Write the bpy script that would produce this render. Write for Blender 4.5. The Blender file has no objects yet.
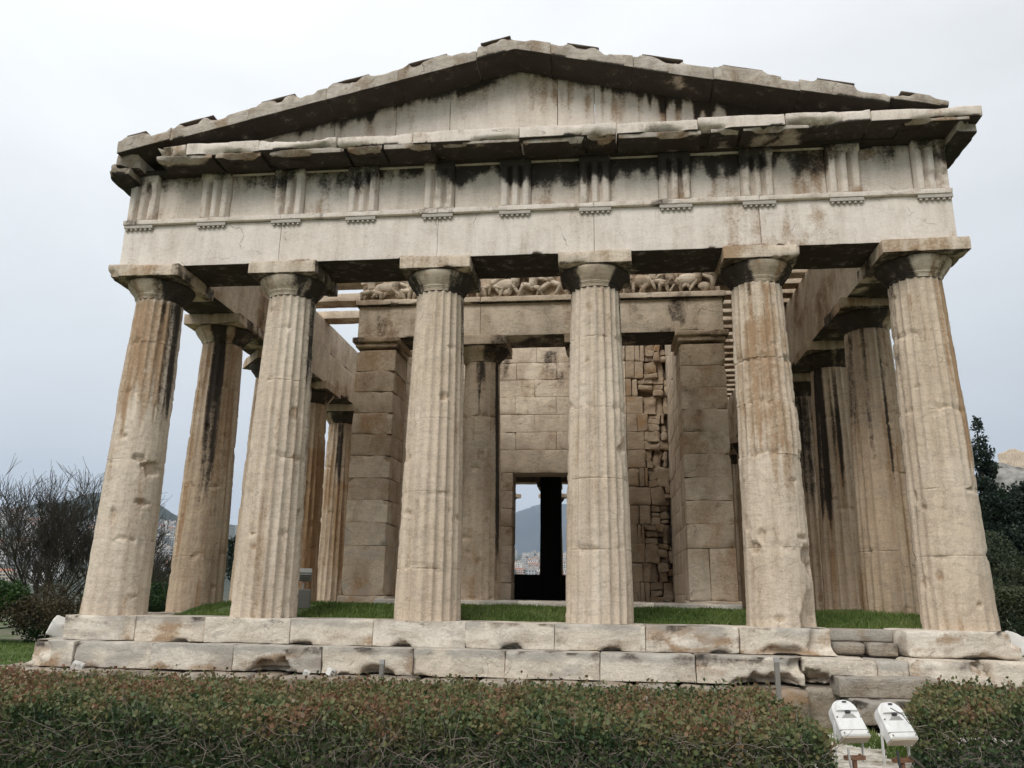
import bpy, math, random
import numpy as np
from mathutils import Vector, Matrix
rad = math.radians
rng = np.random.default_rng(7)
random.seed(7)

# ------------------------------------------------------------------ camera, sky, sun, exposure
S = bpy.context.scene
C = S.collection
cam = bpy.data.cameras.new('camera')
camo = bpy.data.objects.new('camera', cam); C.objects.link(camo); S.camera = camo
YAW, PITCH, ROLL = -0.11625438, 0.25857769, 0.01483665
FPX = 805.628
cam.sensor_width = 36.0; cam.lens = FPX / 1024 * 36.0
cam.clip_start = 0.05; cam.clip_end = 60000
camo.location = (1.39479, -12.49756, 0.35584)
_f = Vector((math.sin(YAW)*math.cos(PITCH), math.cos(YAW)*math.cos(PITCH), math.sin(PITCH)))
_r = Vector((math.cos(YAW), -math.sin(YAW), 0)); _u = _r.cross(_f)
_r2 = math.cos(ROLL)*_r + math.sin(ROLL)*_u; _u2 = -math.sin(ROLL)*_r + math.cos(ROLL)*_u
camo.rotation_euler = Matrix((_r2, _u2, -_f)).transposed().to_euler()

SUN_EL, SUN_AZ = rad(43), rad(-160)      # azimuth measured from +Y (into the picture) towards +X
sd = Vector((math.sin(SUN_AZ)*math.cos(SUN_EL), math.cos(SUN_AZ)*math.cos(SUN_EL), math.sin(SUN_EL)))
sun = bpy.data.lights.new('sun', 'SUN'); sun.energy = 1.5; sun.angle = rad(30); sun.color = (1.0, 0.965, 0.91)
suno = bpy.data.objects.new('sun', sun); C.objects.link(suno)
suno.rotation_euler = sd.to_track_quat('Z', 'Y').to_euler()

W = bpy.data.worlds.new('World'); S.world = W; W.use_nodes = True
def build_world():
    nt = W.node_tree; N = nt.nodes; L = nt.links; N.clear()
    out = N.new('ShaderNodeOutputWorld'); bg = N.new('ShaderNodeBackground'); bg.inputs[1].default_value = 0.1
    sky = N.new('ShaderNodeTexSky'); sky.sky_type = 'NISHITA'; sky.sun_disc = False
    sky.sun_elevation = SUN_EL; sky.sun_rotation = SUN_AZ
    tc = N.new('ShaderNodeTexCoord')
    mp = N.new('ShaderNodeMapping'); mp.inputs['Scale'].default_value = (1.0, 1.0, 2.6)
    L.new(tc.outputs['Generated'], mp.inputs[0])
    nz = N.new('ShaderNodeTexNoise'); nz.inputs['Scale'].default_value = 2.2; nz.inputs['Detail'].default_value = 6
    nz.inputs['Roughness'].default_value = 0.55; nz.inputs['Distortion'].default_value = 0.5
    L.new(mp.outputs[0], nz.inputs[0])
    sep = N.new('ShaderNodeSeparateXYZ'); L.new(tc.outputs['Generated'], sep.inputs[0])
    # brightness of the cloud deck by elevation, brighter overhead
    cr = N.new('ShaderNodeValToRGB'); L.new(sep.outputs[2], cr.inputs[0])
    e = cr.color_ramp.elements
    e[0].position = 0.0; e[0].color = (0.735, 0.76, 0.785, 1)
    e[1].position = 1.0; e[1].color = (1.0, 1.0, 1.0, 1)
    for p_, c_ in ((0.18, (0.755, 0.78, 0.80, 1)), (0.42, (0.84, 0.862, 0.872, 1)), (0.6, (0.96, .975, .98, 1))):
        x = e.new(p_); x.color = c_
    # a slow swing of brightness across the sky (brighter towards -x)
    mx = N.new('ShaderNodeMath'); mx.operation = 'MULTIPLY_ADD'; L.new(sep.outputs[0], mx.inputs[0])
    mx.inputs[1].default_value = -1.5; mx.inputs[2].default_value = 7.9
    m2 = N.new('ShaderNodeMath'); m2.operation = 'MULTIPLY_ADD'; L.new(nz.outputs[0], m2.inputs[0])
    m2.inputs[1].default_value = 3.0; m2.inputs[2].default_value = -1.5
    ad = N.new('ShaderNodeMath'); L.new(mx.outputs[0], ad.inputs[0]); L.new(m2.outputs[0], ad.inputs[1])
    sc = N.new('ShaderNodeVectorMath'); sc.operation = 'SCALE'
    L.new(cr.outputs[0], sc.inputs[0]); L.new(ad.outputs[0], sc.inputs['Scale'])
    mix = N.new('ShaderNodeMix'); mix.data_type = 'RGBA'; mix.inputs[0].default_value = 0.96
    L.new(sky.outputs[0], mix.inputs[6]); L.new(sc.outputs[0], mix.inputs[7])
    L.new(mix.outputs[2], bg.inputs[0]); L.new(bg.outputs[0], out.inputs[0])
build_world()
vs = S.view_settings
vs.view_transform = 'Standard'; vs.look = 'None'; vs.exposure = 0.56; vs.gamma = 1.0; vs.use_curve_mapping = False
S.cycles.volume_bounces = 0
S.cycles.max_bounces = 6; S.cycles.diffuse_bounces = 3; S.cycles.transmission_bounces = 3

# ------------------------------------------------------------------ noise
def _h(ix, iy, iz, s):
    n = (ix.astype(np.int64)*374761393 + iy.astype(np.int64)*668265263 + iz.astype(np.int64)*2147483647 + s*974634777) & 0xffffffff
    n = ((n ^ (n >> 13)) * 1274126177) & 0xffffffff
    n = ((n ^ (n >> 16)) * 2246822519) & 0xffffffff
    return ((n ^ (n >> 15)) & 0xffffff) / float(0xffffff)
def vn(P, s=0):
    P = np.asarray(P, float); f = np.floor(P).astype(np.int64); t = P - f; t = t*t*(3-2*t)
    r = 0
    for dx in (0, 1):
        wx = t[:, 0] if dx else 1-t[:, 0]
        for dy in (0, 1):
            wy = t[:, 1] if dy else 1-t[:, 1]
            for dz in (0, 1):
                wz = t[:, 2] if dz else 1-t[:, 2]
                r = r + wx*wy*wz*_h(f[:, 0]+dx, f[:, 1]+dy, f[:, 2]+dz, s)
    return r
def fbm(P, o=4, s=0, g=0.5):
    P = np.asarray(P, float); a = 1.0; t = 0; r = 0
    for k in range(o):
        r = r + a*vn(P*(2.03**k) + 17.3*k, s+k); t += a; a *= g
    return r/t
def sstep(a, b, x):
    t = np.clip((x-a)/(b-a), 0, 1); return t*t*(3-2*t)

# ------------------------------------------------------------------ mesh helpers
def mesh_obj(name, v, f, mat, parent=None, attr=None, smooth=True, loc=None):
    """one mesh object; f is an (n,3|4) array or list of faces; attr an (n,4) per-vertex 'stain' colour"""
    m = bpy.data.meshes.new(name)
    v = np.asarray(v, np.float32)
    if isinstance(f, np.ndarray):
        n, k = f.shape
        m.vertices.add(len(v)); m.vertices.foreach_set('co', v.ravel())
        m.loops.add(n*k); m.loops.foreach_set('vertex_index', f.astype(np.int32).ravel())
        m.polygons.add(n); m.polygons.foreach_set('loop_start', np.arange(0, n*k, k, dtype=np.int32))
        m.update(calc_edges=True)
    else:
        m.from_pydata([tuple(map(float, p)) for p in v], [], f)
    if smooth:
        m.polygons.foreach_set('use_smooth', np.ones(len(m.polygons), bool))
    if attr is not None:
        a = m.attributes.new('stain', 'FLOAT_COLOR', 'POINT')
        a.data.foreach_set('color', np.asarray(attr, np.float32).ravel())
    m.materials.append(mat); m.update()
    o = bpy.data.objects.new(name, m); C.objects.link(o)
    if parent: o.parent = parent
    if loc is not None: o.location = loc
    return o
def tag(o, label=None, cat=None, group=None, kind=None):
    if label: o['label'] = label
    if cat: o['category'] = cat
    if group: o['group'] = group
    if kind: o['kind'] = kind
    return o
def thing(name, label, cat, loc=(0, 0, 0), rz=0, group=None):
    o = bpy.data.objects.new(name, None); C.objects.link(o); o.location = loc; o.rotation_euler = (0, 0, rz)
    o.empty_display_size = .3
    return tag(o, label, cat, group)
def copy_tree(o, parent=None):
    c = o.copy(); C.objects.link(c)
    if parent: c.parent = parent
    for ch in list(o.children): copy_tree(ch, c)
    return c
class MB:
    """collects simple shapes into one mesh"""
    def __init__(s): s.v = []; s.f = []
    def add(s, v, f):
        b = len(s.v); s.v += [tuple(p) for p in v]; s.f += [tuple(i+b for i in q) for q in f]; return s
    def box(s, x0, x1, y0, y1, z0, z1, bev=0.0, M=None):
        if bev <= 0:
            v = [(x, y, z) for z in (z0, z1) for y in (y0, y1) for x in (x0, x1)]
            f = [(0, 2, 3, 1), (4, 5, 7, 6), (0, 1, 5, 4), (2, 6, 7, 3), (0, 4, 6, 2), (1, 3, 7, 5)]
        else:
            v, q, _ = rbox(x0, x1, y0, y1, z0, z1, bev, 9)
            v = v.tolist(); f = [tuple(i) for i in q.tolist()]
        if M is not None: v = [tuple(M @ Vector(p)) for p in v]
        return s.add(v, f)
    def tube(s, pts, r, n=8, cap=True):
        pts = [Vector(p) for p in pts]; rs = [float(q) for q in r] if isinstance(r, (list, tuple)) else [float(r)]*len(pts)
        b = len(s.v); up = Vector((0, 0, 1)); px = None
        for i, p in enumerate(pts):
            d = (pts[min(i+1, len(pts)-1)] - pts[max(i-1, 0)]).normalized()
            if px is None:
                px = d.orthogonal().normalized()
            px = (px - d*px.dot(d)).normalized(); py = d.cross(px)
            for k in range(n):
                a = 2*math.pi*k/n; s.v.append(tuple(p + rs[i]*(math.cos(a)*px + math.sin(a)*py)))
        for i in range(len(pts)-1):
            for k in range(n):
                s.f.append((b+i*n+k, b+i*n+(k+1) % n, b+(i+1)*n+(k+1) % n, b+(i+1)*n+k))
        if cap:
            s.f.append(tuple(b+k for k in reversed(range(n)))); e = b+(len(pts)-1)*n
            s.f.append(tuple(e+k for k in range(n)))
        return s
    def ell(s, c, r, nu=14, nv=9, M=None):
        v = []; f = []
        for j in range(nv+1):
            t = math.pi*j/nv
            for i in range(nu):
                a = 2*math.pi*i/nu
                v.append(Vector((r[0]*math.sin(t)*math.cos(a), r[1]*math.sin(t)*math.sin(a), r[2]*math.cos(t))))
        if M is not None: v = [M @ p for p in v]
        v = [p + Vector(c) for p in v]
        for j in range(nv):
            for i in range(nu): f.append((j*nu+i, (j+1)*nu+i, (j+1)*nu+(i+1) % nu, j*nu+(i+1) % nu))
        return s.add(v, f)
    def build(s, name, mat, parent=None, smooth=False, loc=None):
        return mesh_obj(name, np.array(s.v), s.f, mat, parent, None, smooth, loc)
def _coords(a, b, r, res):
    L = b-a; r = min(r, L*.45)
    c = [a, a+.25*r, a+.6*r, a+r]; e = [b-r, b-.6*r, b-.25*r, b]
    n = max(1, int(round((L-2*r)/res)))
    return np.array(c + [a+r+(L-2*r)*i/n for i in range(1, n)] + e)
def rbox(x0, x1, y0, y1, z0, z1, r, res, rfun=None):
    """gridded box with rounded (optionally irregular) edges: verts, quads, outward normals"""
    X, Y, Z = _coords(x0, x1, r, res), _coords(y0, y1, r, res), _coords(z0, z1, r, res)
    V = []; F = []; base = 0
    def face(A, B, fn, flip):
        nonlocal base
        a, b = np.meshgrid(A, B, indexing='ij'); V.append(fn(a.ravel(), b.ravel()))
        i, j = np.meshgrid(np.arange(len(A)-1), np.arange(len(B)-1), indexing='ij')
        k = (i*len(B)+j).ravel() + base
        q = np.stack([k, k+len(B), k+len(B)+1, k+1], 1)
        F.append(q[:, ::-1] if flip else q); base += len(A)*len(B)
    o = np.ones
    face(X, Y, lambda a, b: np.stack([a, b, z1*o(len(a))], 1), False)
    face(X, Y, lambda a, b: np.stack([a, b, z0*o(len(a))], 1), True)
    face(X, Z, lambda a, b: np.stack([a, y0*o(len(a)), b], 1), False)
    face(X, Z, lambda a, b: np.stack([a, y1*o(len(a)), b], 1), True)
    face(Y, Z, lambda a, b: np.stack([x1*o(len(a)), a, b], 1), False)
    face(Y, Z, lambda a, b: np.stack([x0*o(len(a)), a, b], 1), True)
    V = np.concatenate(V); F = np.concatenate(F)
    key = np.round(V*1e5).astype(np.int64)
    _, idx, inv = np.unique(key, axis=0, return_index=True, return_inverse=True)
    V = V[idx]; F = inv.ravel()[F]
    R = np.full(len(V), r) if rfun is None else rfun(V)
    h = np.array([(x1-x0), (y1-y0), (z1-z0)])/2; c = np.array([(x0+x1), (y0+y1), (z0+z1)])/2
    R = np.minimum(R, h.min()*.9)[:, None]
    q = np.clip(V-c, -(h-R), h-R); d = V-c-q
    ln = np.linalg.norm(d, axis=1, keepdims=True); n = d/np.maximum(ln, 1e-9)
    return q + n*R + c, F, n
def stone_block(name, mat, parent, x0, x1, y0, y1, z0, z1, r=.02, res=.06, amp=.006, chip=.06, cfreq=2.2, seed=0,
                cuts=(), stain=None, warp=None, gap=.003, freq=5.0, hint=0.0, lean=0.0):
    """a weathered ashlar: rounded, chipped along its edges, pitted; cuts = [(centre, radius, depth)]"""
    x0 += gap; x1 -= gap
    off = np.array([seed*3.17, seed*1.7, seed*.9])
    rf = lambda V: r + chip*sstep(.52, .78, fbm(V*cfreq+off, 3, 11))
    V, F, n = rbox(x0, x1, y0, y1, z0, z1, r, res, rf)
    V = V + n*((fbm(V*freq+off, 4, 3)-.5)*2*amp)[:, None]
    A = np.zeros((len(V), 4)); A[:, 2] = hint
    c0 = np.array([(x0+x1)/2, (y0+y1)/2, (z0+z1)/2])
    for c, rr, dp in cuts:
        rr = np.array(rr if hasattr(rr, '__len__') else (rr, rr, rr)); c = np.array(c)
        dd = np.linalg.norm((V-c)/rr, axis=1) + (fbm(V*9+off, 3, 31)-.5)*.9
        w = sstep(1, .55, dd)
        dirv = (c0-c)*np.array([.25, 1, .6]); dirv /= np.linalg.norm(dirv)
        V = V + dirv*(w*dp)[:, None]; A[:, 0] = np.maximum(A[:, 0], w*.45*(fbm(V*2+off, 2, 8) > .45))
    if warp is not None: V = warp(V)
    if stain is not None:
        st = stain(V, n); A[:, :] = np.maximum(A, st)
    return mesh_obj(name, V, F, mat, parent, A)

# ------------------------------------------------------------------ materials
def nodes(name):
    m = bpy.data.materials.new(name); m.use_nodes = True
    N = m.node_tree.nodes; L = m.node_tree.links
    return m, N, L, N['Principled BSDF']
def noise(N, L, vec, scale, detail=4, rough=.55, dist=0.0):
    n = N.new('ShaderNodeTexNoise'); n.inputs['Scale'].default_value = scale; n.inputs['Detail'].default_value = detail
    n.inputs['Roughness'].default_value = rough; n.inputs['Distortion'].default_value = dist
    if vec is not None: L.new(vec, n.inputs[0])
    return n.outputs[0]
def ramp(N, L, fac, stops):
    c = N.new('ShaderNodeValToRGB'); L.new(fac, c.inputs[0]); e = c.color_ramp.elements
    e[0].position, e[1].position = stops[0][0], stops[-1][0]
    e[0].color = (*stops[0][1], 1) if len(stops[0][1]) == 3 else stops[0][1]
    e[1].color = (*stops[-1][1], 1)
    for p, col in stops[1:-1]: e.new(p).color = (*col, 1)
    return c.outputs[0]
def mixc(N, L, fac, a, b, mode='MIX'):
    m = N.new('ShaderNodeMix'); m.data_type = 'RGBA'; m.blend_type = mode
    for s, x in ((0, fac), (6, a), (7, b)):
        if hasattr(x, 'links'): L.new(x, m.inputs[s])
        elif s == 0: m.inputs[0].default_value = x
        else: m.inputs[s].default_value = (*x, 1)
    return m.outputs[2]
def math_(N, L, op, a, b=0.0, c=None, clamp=False):
    m = N.new('ShaderNodeMath'); m.operation = op; m.use_clamp = clamp
    for i, x in enumerate((a, b, c)):
        if x is None: continue
        if hasattr(x, 'links'): L.new(x, m.inputs[i])
        else: m.inputs[i].default_value = x
    return m.outputs[0]
def bump(N, L, h, strength, dist, prev=None):
    b = N.new('ShaderNodeBump'); b.inputs['Strength'].default_value = strength; b.inputs['Distance'].default_value = dist
    L.new(h, b.inputs['Height'])
    if prev: L.new(prev, b.inputs['Normal'])
    return b.outputs[0]
def marble(name, warm, pale, vein=.35, speck=.5, bumpy=1.0, streak=(6, 6, .55), crack=.75, wear=1.0):
    m, N, L, P = nodes(name)
    tc = N.new('ShaderNodeTexCoord'); oi = N.new('ShaderNodeObjectInfo')
    sc = N.new('ShaderNodeMath'); sc.operation = 'MULTIPLY'; L.new(oi.outputs['Random'], sc.inputs[0]); sc.inputs[1].default_value = 37.0
    va = N.new('ShaderNodeVectorMath'); L.new(tc.outputs['Object'], va.inputs[0]); L.new(sc.outputs[0], va.inputs[1])
    v = va.outputs[0]
    at = N.new('ShaderNodeAttribute'); at.attribute_name = 'stain'
    sp = N.new('ShaderNodeSeparateColor'); L.new(at.outputs['Color'], sp.inputs[0])
    big = noise(N, L, v, .7, 5, .6, .6)
    # slight change of the whole block's tone
    tone = math_(N, L, 'MULTIPLY_ADD', oi.outputs['Random'], .36, -.18)
    f0 = math_(N, L, 'ADD', math_(N, L, 'ADD', math_(N, L, 'MULTIPLY_ADD', big, 1.3, -.35), tone), math_(N, L, 'MULTIPLY', sp.outputs[2], .55), clamp=True)
    base = mixc(N, L, f0, warm, pale)
    # run-down streaks (stretched along z)
    mp = N.new('ShaderNodeMapping'); mp.inputs['Scale'].default_value = streak; L.new(v, mp.inputs[0])
    st = noise(N, L, mp.outputs[0], 1.0, 5, .62)
    base = mixc(N, L, ramp(N, L, st, [(.42, (0, 0, 0)), (.70, (.78*wear,)*3)]), base, tuple(c*f for c, f in zip(warm, (.56, .52, .48))))
    # broad greyish-brown weathering patches
    wp_ = noise(N, L, v, 2.4, 6, .68, .8)
    base = mixc(N, L, ramp(N, L, wp_, [(.50, (0, 0, 0)), (.68, (.42*wear,)*3)]), base, (.36, .30, .235))
    # horizontal veins of the marble bed
    mv = N.new('ShaderNodeMapping'); mv.inputs['Scale'].default_value = (1.4, 1.4, 5.0); mv.inputs['Rotation'].default_value = (0, .12, 0); L.new(v, mv.inputs[0])
    vv = noise(N, L, mv.outputs[0], 1.0, 6, .65, 1.2)
    vd = math_(N, L, 'ABSOLUTE', math_(N, L, 'SUBTRACT', vv, .5))
    base = mixc(N, L, ramp(N, L, vd, [(0.0, (vein, vein, vein)), (.035, (0, 0, 0))]), base, (.20, .165, .125))
    # long cracks: edges of large warped cells, only here and there
    wn = N.new('ShaderNodeTexNoise'); wn.inputs['Scale'].default_value = 2.2; wn.inputs['Detail'].default_value = 5; L.new(v, wn.inputs[0])
    wv = N.new('ShaderNodeVectorMath'); wv.operation = 'MULTIPLY_ADD'; L.new(wn.outputs['Color'], wv.inputs[0]); wv.inputs[1].default_value = (.55, .55, .55); L.new(v, wv.inputs[2])
    vc = N.new('ShaderNodeTexVoronoi'); vc.feature = 'DISTANCE_TO_EDGE'; vc.inputs['Scale'].default_value = 1.15; L.new(wv.outputs[0], vc.inputs[0])
    ck = ramp(N, L, vc.outputs['Distance'], [(0.0, (1, 1, 1)), (.011, (0, 0, 0))])
    ck = math_(N, L, 'MULTIPLY', ck, ramp(N, L, noise(N, L, v, 1.9, 3), [(.56, (0, 0, 0)), (.64, (1, 1, 1))]))
    base = mixc(N, L, math_(N, L, 'MULTIPLY', ck, crack), base, (.045, .035, .026))
    # pits
    fine = noise(N, L, v, 22, 5, .7)
    base = mixc(N, L, ramp(N, L, fine, [(.56, (0, 0, 0)), (.76, (speck, speck, speck))]), base, (.14, .11, .08))
    base = mixc(N, L, ramp(N, L, noise(N, L, v, 60, 3, .6), [(.3, (.35, .35, .35)), (.5, (0, 0, 0))]), base, tuple(min(1, c*1.3) for c in pale))
    med = noise(N, L, v, 5.0, 5, .65, .4)
    # iron stain, soot crust, grey lichen: masks come with the stone, broken up by noise
    brk = math_(N, L, 'MULTIPLY_ADD', math_(N, L, 'ADD', math_(N, L, 'ADD', fine, med), math_(N, L, 'MULTIPLY', st, 1.2)), 1.0, -1.6)
    def msk(ch, lo, hi):
        x = math_(N, L, 'ADD', ch, math_(N, L, 'MULTIPLY', brk, .85))
        r_ = N.new('ShaderNodeMapRange'); r_.inputs[1].default_value = lo; r_.inputs[2].default_value = hi
        r_.interpolation_type = 'SMOOTHSTEP'; L.new(x, r_.inputs[0]); return r_.outputs[0]
    base = mixc(N, L, math_(N, L, 'MULTIPLY', msk(sp.outputs[0], .10, .80), .74), base, mixc(N, L, fine, (.44, .26, .115), (.16, .075, .03)))
    base = mixc(N, L, math_(N, L, 'MULTIPLY', msk(at.outputs['Alpha'], .25, .9), .75), base, mixc(N, L, fine, (.16, .145, .125), (.60, .565, .51)))
    mb = msk(sp.outputs[1], .16, .92)
    crust = mixc(N, L, ramp(N, L, mb, [(.25, (0, 0, 0)), (.8, (1, 1, 1))]), mixc(N, L, fine, (.10, .06, .035), (.22, .145, .09)), mixc(N, L, fine, (.007, .006, .005), (.05, .038, .028)))
    base = mixc(N, L, math_(N, L, 'MULTIPLY', mb, .96), base, crust)
    L.new(base, P.inputs['Base Color'])
    P.inputs['Roughness'].default_value = .82; P.inputs['Specular IOR Level'].default_value = .25
    b1 = bump(N, L, med, .35*bumpy, .04)
    b2 = bump(N, L, fine, .45*bumpy, .012, b1)
    b3 = bump(N, L, ramp(N, L, vd, [(0, (0, 0, 0)), (.03, (1, 1, 1))]), .25*bumpy, .01, b2)
    b4 = bump(N, L, math_(N, L, 'SUBTRACT', 1.0, ck), .5*crack, .03, b3)
    L.new(b4, P.inputs['Normal'])
    return m
WARM, PALE = (.50, .36, .245), (.62, .54, .445)
M_col = marble('weathered_column_marble', (.61, .485, .36), (.735, .645, .53), .28, .5, .85, (6, 6, .55), .4, .72)
M_flank = marble('dark_patina_marble', (.50, .37, .25), (.64, .53, .41), .30, .6, 1.2)
M_arch = marble('pale_marble', (.69, .58, .475), (.81, .735, .66), .12, .30, .6, (5, 5, .8), .6, .5)
M_geison = marble('greyed_cornice_marble', (.42, .36, .29), (.58, .52, .45), .35, .5, 1.5, (4, 4, 2))
M_step = marble('worn_step_marble', (.69, .595, .47), (.80, .745, .665), .16, .42, 1.5, (2, 2, 6), .6)
M_cella = marble('cella_wall_marble', (.62, .50, .37), (.75, .65, .52), .35, .4, 1.2, (2, 2, .8))
M_rubble = marble('broken_masonry_marble', (.33, .24, .16), (.50, .40, .29), .3, .6, 1.8, (2, 2, 2))
M_anta = marble('anta_grey_brown_marble', (.41, .295, .195), (.66, .545, .42), .35, .5, 1.3, (2, 2, 1))
M_rough = marble('rough_grey_stone', (.28, .22, .155), (.47, .42, .345), .4, .9, 2.2, (3, 3, 3))
def simple(name, col, rough=.6, metal=0.0, var=.25, scale=8, b=.15):
    m, N, L, P = nodes(name)
    tc = N.new('ShaderNodeTexCoord'); n = noise(N, L, tc.outputs['Object'], scale, 5, .65)
    L.new(mixc(N, L, n, tuple(c*(1-var) for c in col), tuple(min(1, c*(1+var)) for c in col)), P.inputs['Base Color'])
    P.inputs['Roughness'].default_value = rough; P.inputs['Metallic'].default_value = metal
    L.new(bump(N, L, n, b, .01), P.inputs['Normal'])
    return m
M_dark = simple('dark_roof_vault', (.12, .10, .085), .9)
M_tile = simple('old_roof_tile', (.13, .10, .08), .9, 0, .4)
def painted_white():
    m, N, L, P = nodes('white_painted_metal'); tc = N.new('ShaderNodeTexCoord'); v = tc.outputs['Object']
    a = noise(N, L, v, 7, 6, .7, .5); b = noise(N, L, v, 55, 4, .7)
    c = mixc(N, L, ramp(N, L, a, [(.45, (0, 0, 0)), (.75, (.7, .7, .7))]), (.76, .755, .735), (.50, .46, .39))
    c = mixc(N, L, ramp(N, L, b, [(.62, (0, 0, 0)), (.72, (.6, .6, .6))]), c, (.25, .21, .16))
    L.new(c, P.inputs['Base Color']); P.inputs['Roughness'].default_value = .5
    L.new(bump(N, L, b, .12, .004), P.inputs['Normal']); return m
M_white = painted_white()
M_beige = simple('dusty_beige_metal', (.42, .35, .27), .6, 0, .15)
M_rust = simple('rusty_steel', (.19, .10, .055), .8, .2, .5, 30)
M_cond = simple('grey_conduit', (.36, .35, .325), .65, 0, .3)
M_post = simple('galvanised_post', (.24, .225, .20), .6, .4, .2)
M_glass = simple('lamp_glass', (.04, .045, .05), .1, 0, .1)
M_block = simple('white_marble_fragment', (.66, .64, .60), .8, 0, .2, 6, .5)
M_black = simple('black_latch', (.03, .03, .03), .5)
def leaf_mat(name, stops, trans=.25):
    m, N, L, P = nodes(name)
    at = N.new('ShaderNodeAttribute'); at.attribute_name = 'stain'
    sp = N.new('ShaderNodeSeparateColor'); L.new(at.outputs['Color'], sp.inputs[0])
    L.new(ramp(N, L, sp.outputs[0], stops), P.inputs['Base Color'])
    P.inputs['Roughness'].default_value = .5; P.inputs['Specular IOR Level'].default_value = .3
    tr = N.new('ShaderNodeBsdfTranslucent'); L.new(ramp(N, L, sp.outputs[0], stops), tr.inputs[0])
    mx = N.new('ShaderNodeMixShader'); mx.inputs[0].default_value = trans
    L.new(P.outputs[0], mx.inputs[1]); L.new(tr.outputs[0], mx.inputs[2])
    L.new(mx.outputs[0], N['Material Output'].inputs[0])
    return m
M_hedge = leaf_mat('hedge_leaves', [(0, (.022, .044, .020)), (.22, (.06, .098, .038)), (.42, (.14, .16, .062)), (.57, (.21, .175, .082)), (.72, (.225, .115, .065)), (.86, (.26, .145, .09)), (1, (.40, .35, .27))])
M_shrub = leaf_mat('green_shrub_leaves', [(0, (.014, .032, .010)), (.5, (.035, .075, .018)), (1, (.085, .15, .03))])
M_brownshrub = leaf_mat('brown_shrub_leaves', [(0, (.04, .035, .018)), (.5, (.075, .06, .03)), (1, (.12, .085, .04))])
M_pine = leaf_mat('dark_evergreen_needles', [(0, (.006, .013, .009)), (.5, (.014, .028, .016)), (1, (.032, .05, .025))], .1)
M_olive = leaf_mat('olive_green_leaves', [(0, (.03, .04, .02)), (.5, (.06, .075, .035)), (1, (.10, .115, .06))])
M_grass = leaf_mat('grass_blades', [(0, (.06, .10, .02)), (.4, (.12, .185, .042)), (.75, (.20, .25, .075)), (1, (.30, .27, .13))], .35)
M_twig = simple('grey_brown_twigs', (.26, .215, .18), .9, 0, .35, 4)
M_bark = simple('dark_bark', (.050, .043, .028), .9, 0, .35, 10)
def ground_mat():
    m, N, L, P = nodes('ground_soil_and_grass')
    ge = N.new('ShaderNodeNewGeometry'); v = ge.outputs['Position']
    a = noise(N, L, v, .35, 6, .6); b = noise(N, L, v, 9, 6, .7); d = noise(N, L, v, 60, 4, .7)
    dirt = mixc(N, L, b, (.10, .085, .055), (.27, .235, .18)); gr = mixc(N, L, b, (.035, .07, .015), (.11, .15, .04))
    L.new(mixc(N, L, ramp(N, L, a, [(.44, (0, 0, 0)), (.54, (1, 1, 1))]), dirt, gr), P.inputs['Base Color'])
    P.inputs['Roughness'].default_value = .95
    L.new(bump(N, L, d, .6, .03), P.inputs['Normal']); return m
def gravel_mat():
    m, N, L, P = nodes('pale_gravel')
    ge = N.new('ShaderNodeNewGeometry'); v = ge.outputs['Position']
    vo = N.new('ShaderNodeTexVoronoi'); vo.inputs['Scale'].default_value = 28; L.new(v, vo.inputs[0])
    b = noise(N, L, v, 3, 6, .7)
    c = mixc(N, L, vo.outputs['Color'], (.48, .435, .36), (.80, .76, .69))
    L.new(mixc(N, L, ramp(N, L, b, [(.5, (0, 0, 0)), (.68, (1, 1, 1))]), c, (.20, .17, .11)), P.inputs['Base Color'])
    P.inputs['Roughness'].default_value = .95
    L.new(bump(N, L, vo.outputs['Distance'], .6, .02), P.inputs['Normal']); return m
def hill_mat(name, c0, c1, scale, c2=None):
    m, N, L, P = nodes(name)
    ge = N.new('ShaderNodeNewGeometry'); a = noise(N, L, ge.outputs['Position'], scale, 7, .65)
    c = ramp(N, L, a, [(.38, c0), (.62, c1)])
    L.new(c, P.inputs['Base Color']); P.inputs['Roughness'].default_value = 1
    return m
M_ground, M_gravel = ground_mat(), gravel_mat()
M_hill = hill_mat('far_mountain', (.03, .036, .03), (.075, .075, .06), .003)
M_pinehill = hill_mat('wooded_hill', (.012, .022, .014), (.04, .05, .03), .03)
M_rockhill = hill_mat('acropolis_rock', (.11, .105, .09), (.36, .34, .31), .12)
M_slope = hill_mat('city_slope_ground', (.03, .04, .022), (.10, .10, .075), .012)
def house_mat(name, wall):
    m, N, L, P = nodes(name)
    tc = N.new('ShaderNodeTexCoord'); br = N.new('ShaderNodeTexBrick')
    mp = N.new('ShaderNodeMapping'); mp.inputs['Rotation'].default_value = (rad(90), 0, 0)
    L.new(tc.outputs['Object'], mp.inputs[0]); L.new(mp.outputs[0], br.inputs[0])
    br.offset = 0; br.inputs['Scale'].default_value = 1.0; br.inputs['Mortar Size'].default_value = .75
    br.inputs['Brick Width'].default_value = 3.2; br.inputs['Row Height'].default_value = 3.1
    br.inputs['Color1'].default_value = (.07, .075, .08, 1); br.inputs['Color2'].default_value = (.12, .12, .12, 1)
    br.inputs['Mortar'].default_value = (*wall, 1)
    L.new(br.outputs[0], P.inputs['Base Color']); P.inputs['Roughness'].default_value = .8
    return m
M_house = [house_mat('white_plaster', (.72, .70, .66)), house_mat('cream_plaster', (.62, .55, .44)), house_mat('grey_concrete', (.45, .45, .44)), house_mat('pinkish_plaster', (.58, .45, .37))]
M_roofflat = simple('flat_roof', (.42, .38, .34), .9); M_rooftile = simple('red_roof_tiles', (.34, .15, .09), .9)

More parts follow.
